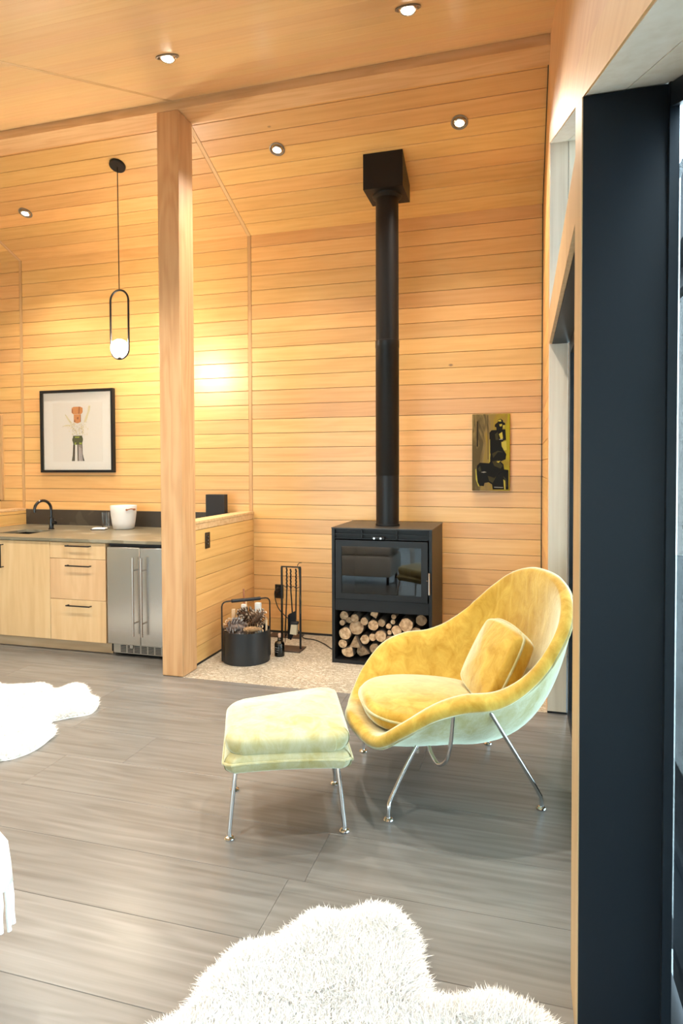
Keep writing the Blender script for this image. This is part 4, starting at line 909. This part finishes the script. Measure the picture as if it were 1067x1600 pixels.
# chrome frame
def leg(par, pts, r=.0085, name='leg'):
    bm = nb(); tube(bm, catmull(pts, 6), r, 12); p = Vector(pts[-1]); o = obj(name, bm, CHROME, par)
    b2 = nb(); lathe(b2, [(0,0),(.019,0),(.021,.004),(.018,.009),(.011,.012),(0,.012)], 20, (p.x, p.y, .0005)); obj('glide', b2, CHROME, o); return o
for s_ in (1, -1):
    leg(CH, [(.20, .27*s_, .285), (.255, .285*s_, .20), (.325, .315*s_, .085), (.338, .328*s_, .055), (.34, .33*s_, .011)])
    leg(CH, [(-.03, .465*s_, .545), (-.06, .455*s_, .49), (-.27, .36*s_, .165), (-.325, .335*s_, .075), (-.338, .33*s_, .05), (-.34, .33*s_, .011)])
    bm = nb(); tube(bm, catmull([(.10,.475*s_,.53),(.10,.455*s_,.44),(.10,.425*s_,.34),(.105,.385*s_,.265),(.12,.32*s_,.222),(.135,.26*s_,.245),(.14,.22*s_,.285)], 6), .0085, 12); obj('frame_loop', bm, CHROME, CH)
bm = nb(); tube(bm, [(.20,-.28,.262),(.20,.28,.262)], .008, 10); obj('cross_rail', bm, CHROME, CH)

# ------------------------------------------------------------------ ottoman
OT = thing('ottoman', 'mustard velvet ottoman on chrome legs, pale sheen painted in, in front of the armchair', 'ottoman', (-.99, 2.59, 0), math.atan2(.378, .926))
def rnd(poly, r, n=5):
    out = []; N = len(poly)
    for i in range(N):
        p = Vector(poly[i]); a = (Vector(poly[i-1])-p).normalized(); b_ = (Vector(poly[(i+1) % N])-p).normalized()
        for k in range(n): 
            t = k/(n-1); q = (p+a*r)*(1-t)**2 + p*2*t*(1-t) + (p+b_*r)*t*t; out.append((q.x, q.y))
    return out
oto = rnd([(-.245,-.265),(.255,-.275),(.250,.325),(-.265,.165)], .10)
cushion(oto, .095, .355, crown=.35, name='seat_cushion', parent=OT, m=VELVET_PALE_SHEEN, pipe=False)
oto2 = rnd([(-.25,-.275),(.26,-.28),(.25,.315),(-.262,.165)], .07)
def tray_tf(v): return Vector((v.x, v.y, v.z + .010*(1-(v.x/.26)**2) - .03*max(0, abs(v.x)/.26-.75)))
cushion(oto2, .085, .288, crown=.0, name='shell', parent=OT, m=VELVET_PALE_SHEEN, tf=tray_tf)
for sx_ in (-1, 1):
    for sy_ in (-1, 1):
        leg(OT, [(sx_*.205, sy_*.165, .295), (sx_*.218, sy_*.178, .18), (sx_*.229, sy_*.190, .07), (sx_*.233, sy_*.195, .03), (sx_*.233, sy_*.197, .011)], .009)

# ------------------------------------------------------------------ sheepskins
def pt_in(p, poly):
    c = False; j = len(poly)-1
    for i in range(len(poly)):
        a, b_ = poly[i], poly[j]
        if (a[1] > p[1]) != (b_[1] > p[1]) and p[0] < (b_[0]-a[0])*(p[1]-a[1])/(b_[1]-a[1])+a[0]: c = not c
        j = i
    return c
import numpy as np
def unproj(x, y, z):
    d = fw2 + rt3*((x-533.5)/1000.5) - up3*((y-753.8)/1000.5); t = (z-1.5)/d.z; q = Vector((0,0,1.5))+d*t; return (q.x, q.y)
def sheepskin(outline, label, n_str, hz, length, seed):
    t = thing('sheepskin_rug', label, 'rug', (0,0,0), group='white sheepskin rugs')
    P_ = [(p.x, p.y) for p in catmull([(x, y_, 0) for x, y_ in outline], 3, closed=True)]
    cx_ = sum(p[0] for p in P_)/len(P_); cy_ = sum(p[1] for p in P_)/len(P_)
    bm = nb(); lo = [bm.verts.new((x, y_, .001)) for x, y_ in P_]; 
    def inset(f): return [bm.verts.new((cx_+(x-cx_)*f, cy_+(y_-cy_)*f, 0)) for x, y_ in P_]
    hi = [bm.verts.new((cx_+(x-cx_)*.985, cy_+(y_-cy_)*.985, .008)) for x, y_ in P_]
    N = len(P_)
    for k in range(N): bm.faces.new((lo[k], lo[(k+1) % N], hi[(k+1) % N], hi[k]))
    f_ = bm.faces.new(hi); bmesh.ops.triangulate(bm, faces=[f_]); obj('hide', bm, WOOL_SKIN, t)
    rg = np.random.RandomState(seed); xs = [p[0] for p in P_]; ys = [p[1] for p in P_]
    pts = []
    pa_ = np.array(P_); 
    while len(pts) < n_str:
        q = rg.rand(20000, 2)*[max(xs)-min(xs), max(ys)-min(ys)]+[min(xs), min(ys)]
        ins = np.zeros(len(q), bool); j = len(P_)-1
        for i in range(len(P_)):
            a, b_ = pa_[i], pa_[j]; cond = ((a[1] > q[:,1]) != (b_[1] > q[:,1])) & (q[:,0] < (b_[0]-a[0])*(q[:,1]-a[1])/((b_[1]-a[1]) or 1e-9)+a[0]); ins ^= cond; j = i
        pts += list(q[ins])
    q = np.array(pts[:n_str])
    # distance to the edge -> outward lean near the edge
    dmin = np.full(len(q), 9.0); dirv = np.zeros((len(q), 2))
    for p in P_:
        dd = np.hypot(q[:,0]-p[0], q[:,1]-p[1]); mk = dd < dmin; dmin[mk] = dd[mk]; dirv[mk] = (np.array(p)-q[mk])/np.maximum(dd[mk,None], 1e-5)
    lean = np.clip(1-dmin/.07, 0, 1)
    cl = np.stack([[noise.noise(Vector((a*9, b_*9, seed))), noise.noise(Vector((a*9+50, b_*9, seed)))] for a, b_ in q])
    dx_ = dirv*lean[:,None]*.8 + cl*.45 + rg.randn(len(q), 2)*.30
    Ln = length*(.8+.4*rg.rand(len(q)))*(1-.25*lean)
    up = np.clip(1-.55*lean, .25, 1)
    hump = hz*np.clip(dmin/.10, 0, 1)**.6
    a = rg.rand(len(q))*6.28; wd = .0016+.0012*rg.rand(len(q))
    base = np.c_[q, .006+hump*.35]; mid = np.c_[q+dx_*Ln[:,None]*.35, base[:,2]+Ln*up*.55]; tip = np.c_[q+dx_*Ln[:,None]*.95, base[:,2]+Ln*up*.85]
    sdv = np.c_[np.cos(a)*wd, np.sin(a)*wd, np.zeros(len(q))]
    V_ = np.stack([base-sdv, base+sdv, mid-sdv*.8, mid+sdv*.8, tip], 1).reshape(-1, 3)
    nq = len(q); o5 = np.arange(nq)*5
    lv = np.stack([o5, o5+1, o5+3, o5+2, o5+2, o5+3, o5+4], 1).reshape(-1); ls = np.stack([np.arange(nq)*7, np.arange(nq)*7+4], 1).reshape(-1); lt = np.tile([4,3], nq)
    me = bpy.data.meshes.new('wool'); me.vertices.add(len(V_)); me.vertices.foreach_set('co', V_.reshape(-1).astype(np.float32)); me.loops.add(len(lv)); me.loops.foreach_set('vertex_index', lv.astype(np.int32)); me.polygons.add(len(ls)); me.polygons.foreach_set('loop_start', ls.astype(np.int32)); me.polygons.foreach_set('loop_total', lt.astype(np.int32)); me.update(calc_edges=True); me.materials.append(WOOL)
    o = bpy.data.objects.new('wool', me); C.objects.link(o); o.parent = t; o['kind'] = 'stuff'
near_px = [(244,1593),(281,1572),(305,1548),(323,1515),(351,1492),(356,1480),(384,1466),(412,1459),(436,1455),(460,1434),(500,1411),(531,1417),(556,1413),(581,1406),(612,1412),(637,1431),(651,1456),(656,1487),(666,1525),(675,1546),(712,1546),(750,1543),(787,1547),(825,1560),(850,1578),(869,1600)]
o1 = [unproj(x, y+6, .03) for x, y in near_px]
x_e, y_e = o1[-1]; x_s, y_s = o1[0]
o1 += [(x_e+.03, y_e-.12), (x_e-.05, y_e-.35), (x_e-.2, y_e-.6), (x_e-.5, y_e-.72), (x_s+.25, y_s-.65), (x_s+.0, y_s-.4), (x_s-.06, y_s-.15)]
sheepskin(o1, 'large white sheepskin on the floor nearest the camera', 150000, .05, .042, 1)
far_px = [(0,1063),(19,1065),(48,1064),(64,1061),(76,1065),(83,1072),(96,1069),(112,1063),(127,1063),(137,1070),(142,1080),(152,1085),(153,1095),(143,1105),(127,1109),(108,1112),(89,1116),(75,1120),(88,1133),(76,1146),(57,1160),(32,1171),(0,1178)]
o2 = [unproj(x, y+3, .03) for x, y in far_px]
xa, ya = o2[0]; xb, yb = o2[-1]
o2 += [(xb-.25, yb-.10), (xb-.55, yb-.02), (xb-.75, yb+.25), (xa-.55, ya-.25), (xa-.3, ya+.03)]
sheepskin(o2, 'white sheepskin on the floor in front of the cabinets', 70000, .04, .036, 2)

# ------------------------------------------------------------------ sofa arm and fringed throw at the left edge
SO = thing('linen_sofa', 'pale linen sofa just beyond the left edge', 'sofa', (-1.99, 1.35, 0))
bm = nb(); box(bm, -.95, .42, -.55, .12, .10, .36, .03, 2); obj('base', bm, LINEN, SO)
bm = nb(); box(bm, -.92, .41, -.53, .10, .362, .50, .04, 3); obj('seat_cushion', bm, LINEN, SO)
for a in (-.85, .36):
    for b_ in (-.48, .06):
        bm = nb(); cyl(bm, (a, b_, .0), (a, b_, .10), .018, 10); obj('leg', bm, BLACK, SO)
TW = thing('fringed_throw', 'white throw with a twisted fringe hanging at the left edge', 'throw', (-1.783, 1.35, 0))
FRX, FRY = -1.283+1.72, 0
bm = nb()
# cloth lies on the cushion and hangs over its right end
pts = [(-.35,.508),(.0,.512),(.30,.510),(.395,.503),(.432,.475),(.440,.42),(.446,.37)]
ys_ = [-.22+.02*k for k in range(15)]
grid = []
for x, z in pts: grid.append([bm.verts.new((x+(.006*math.sin(y_*70) if z < .48 else 0), y_, z+.003*math.sin(y_*45+x*9))) for y_ in ys_])
for A_, B2_ in zip(grid, grid[1:]):
    for k in range(len(ys_)-1): bm.faces.new((A_[k], A_[k+1], B2_[k+1], B2_[k]))
o = obj('cloth', bm, THROW, TW, smooth=True); md = o.modifiers.new('thick', 'SOLIDIFY'); md.thickness = .006
rr = random.Random(4)
for k, y_ in enumerate([-.215+.0152*i for i in range(19)]):
    bm = nb(); x0 = .446+.006*math.sin(y_*70); L_ = rr.uniform(.10,.125); sw_ = rr.uniform(-.008,.008)
    tube(bm, [(x0, y_, .375), (x0+.004, y_+sw_*.3, .375-L_*.35), (x0+.003, y_+sw_*.6, .375-L_*.7), (x0+.006, y_+sw_, .375-L_)], [.0045,.0052,.0052,.0060], 7); obj('tassel', bm, THROW, TW)
print('objects', len(bpy.data.objects))
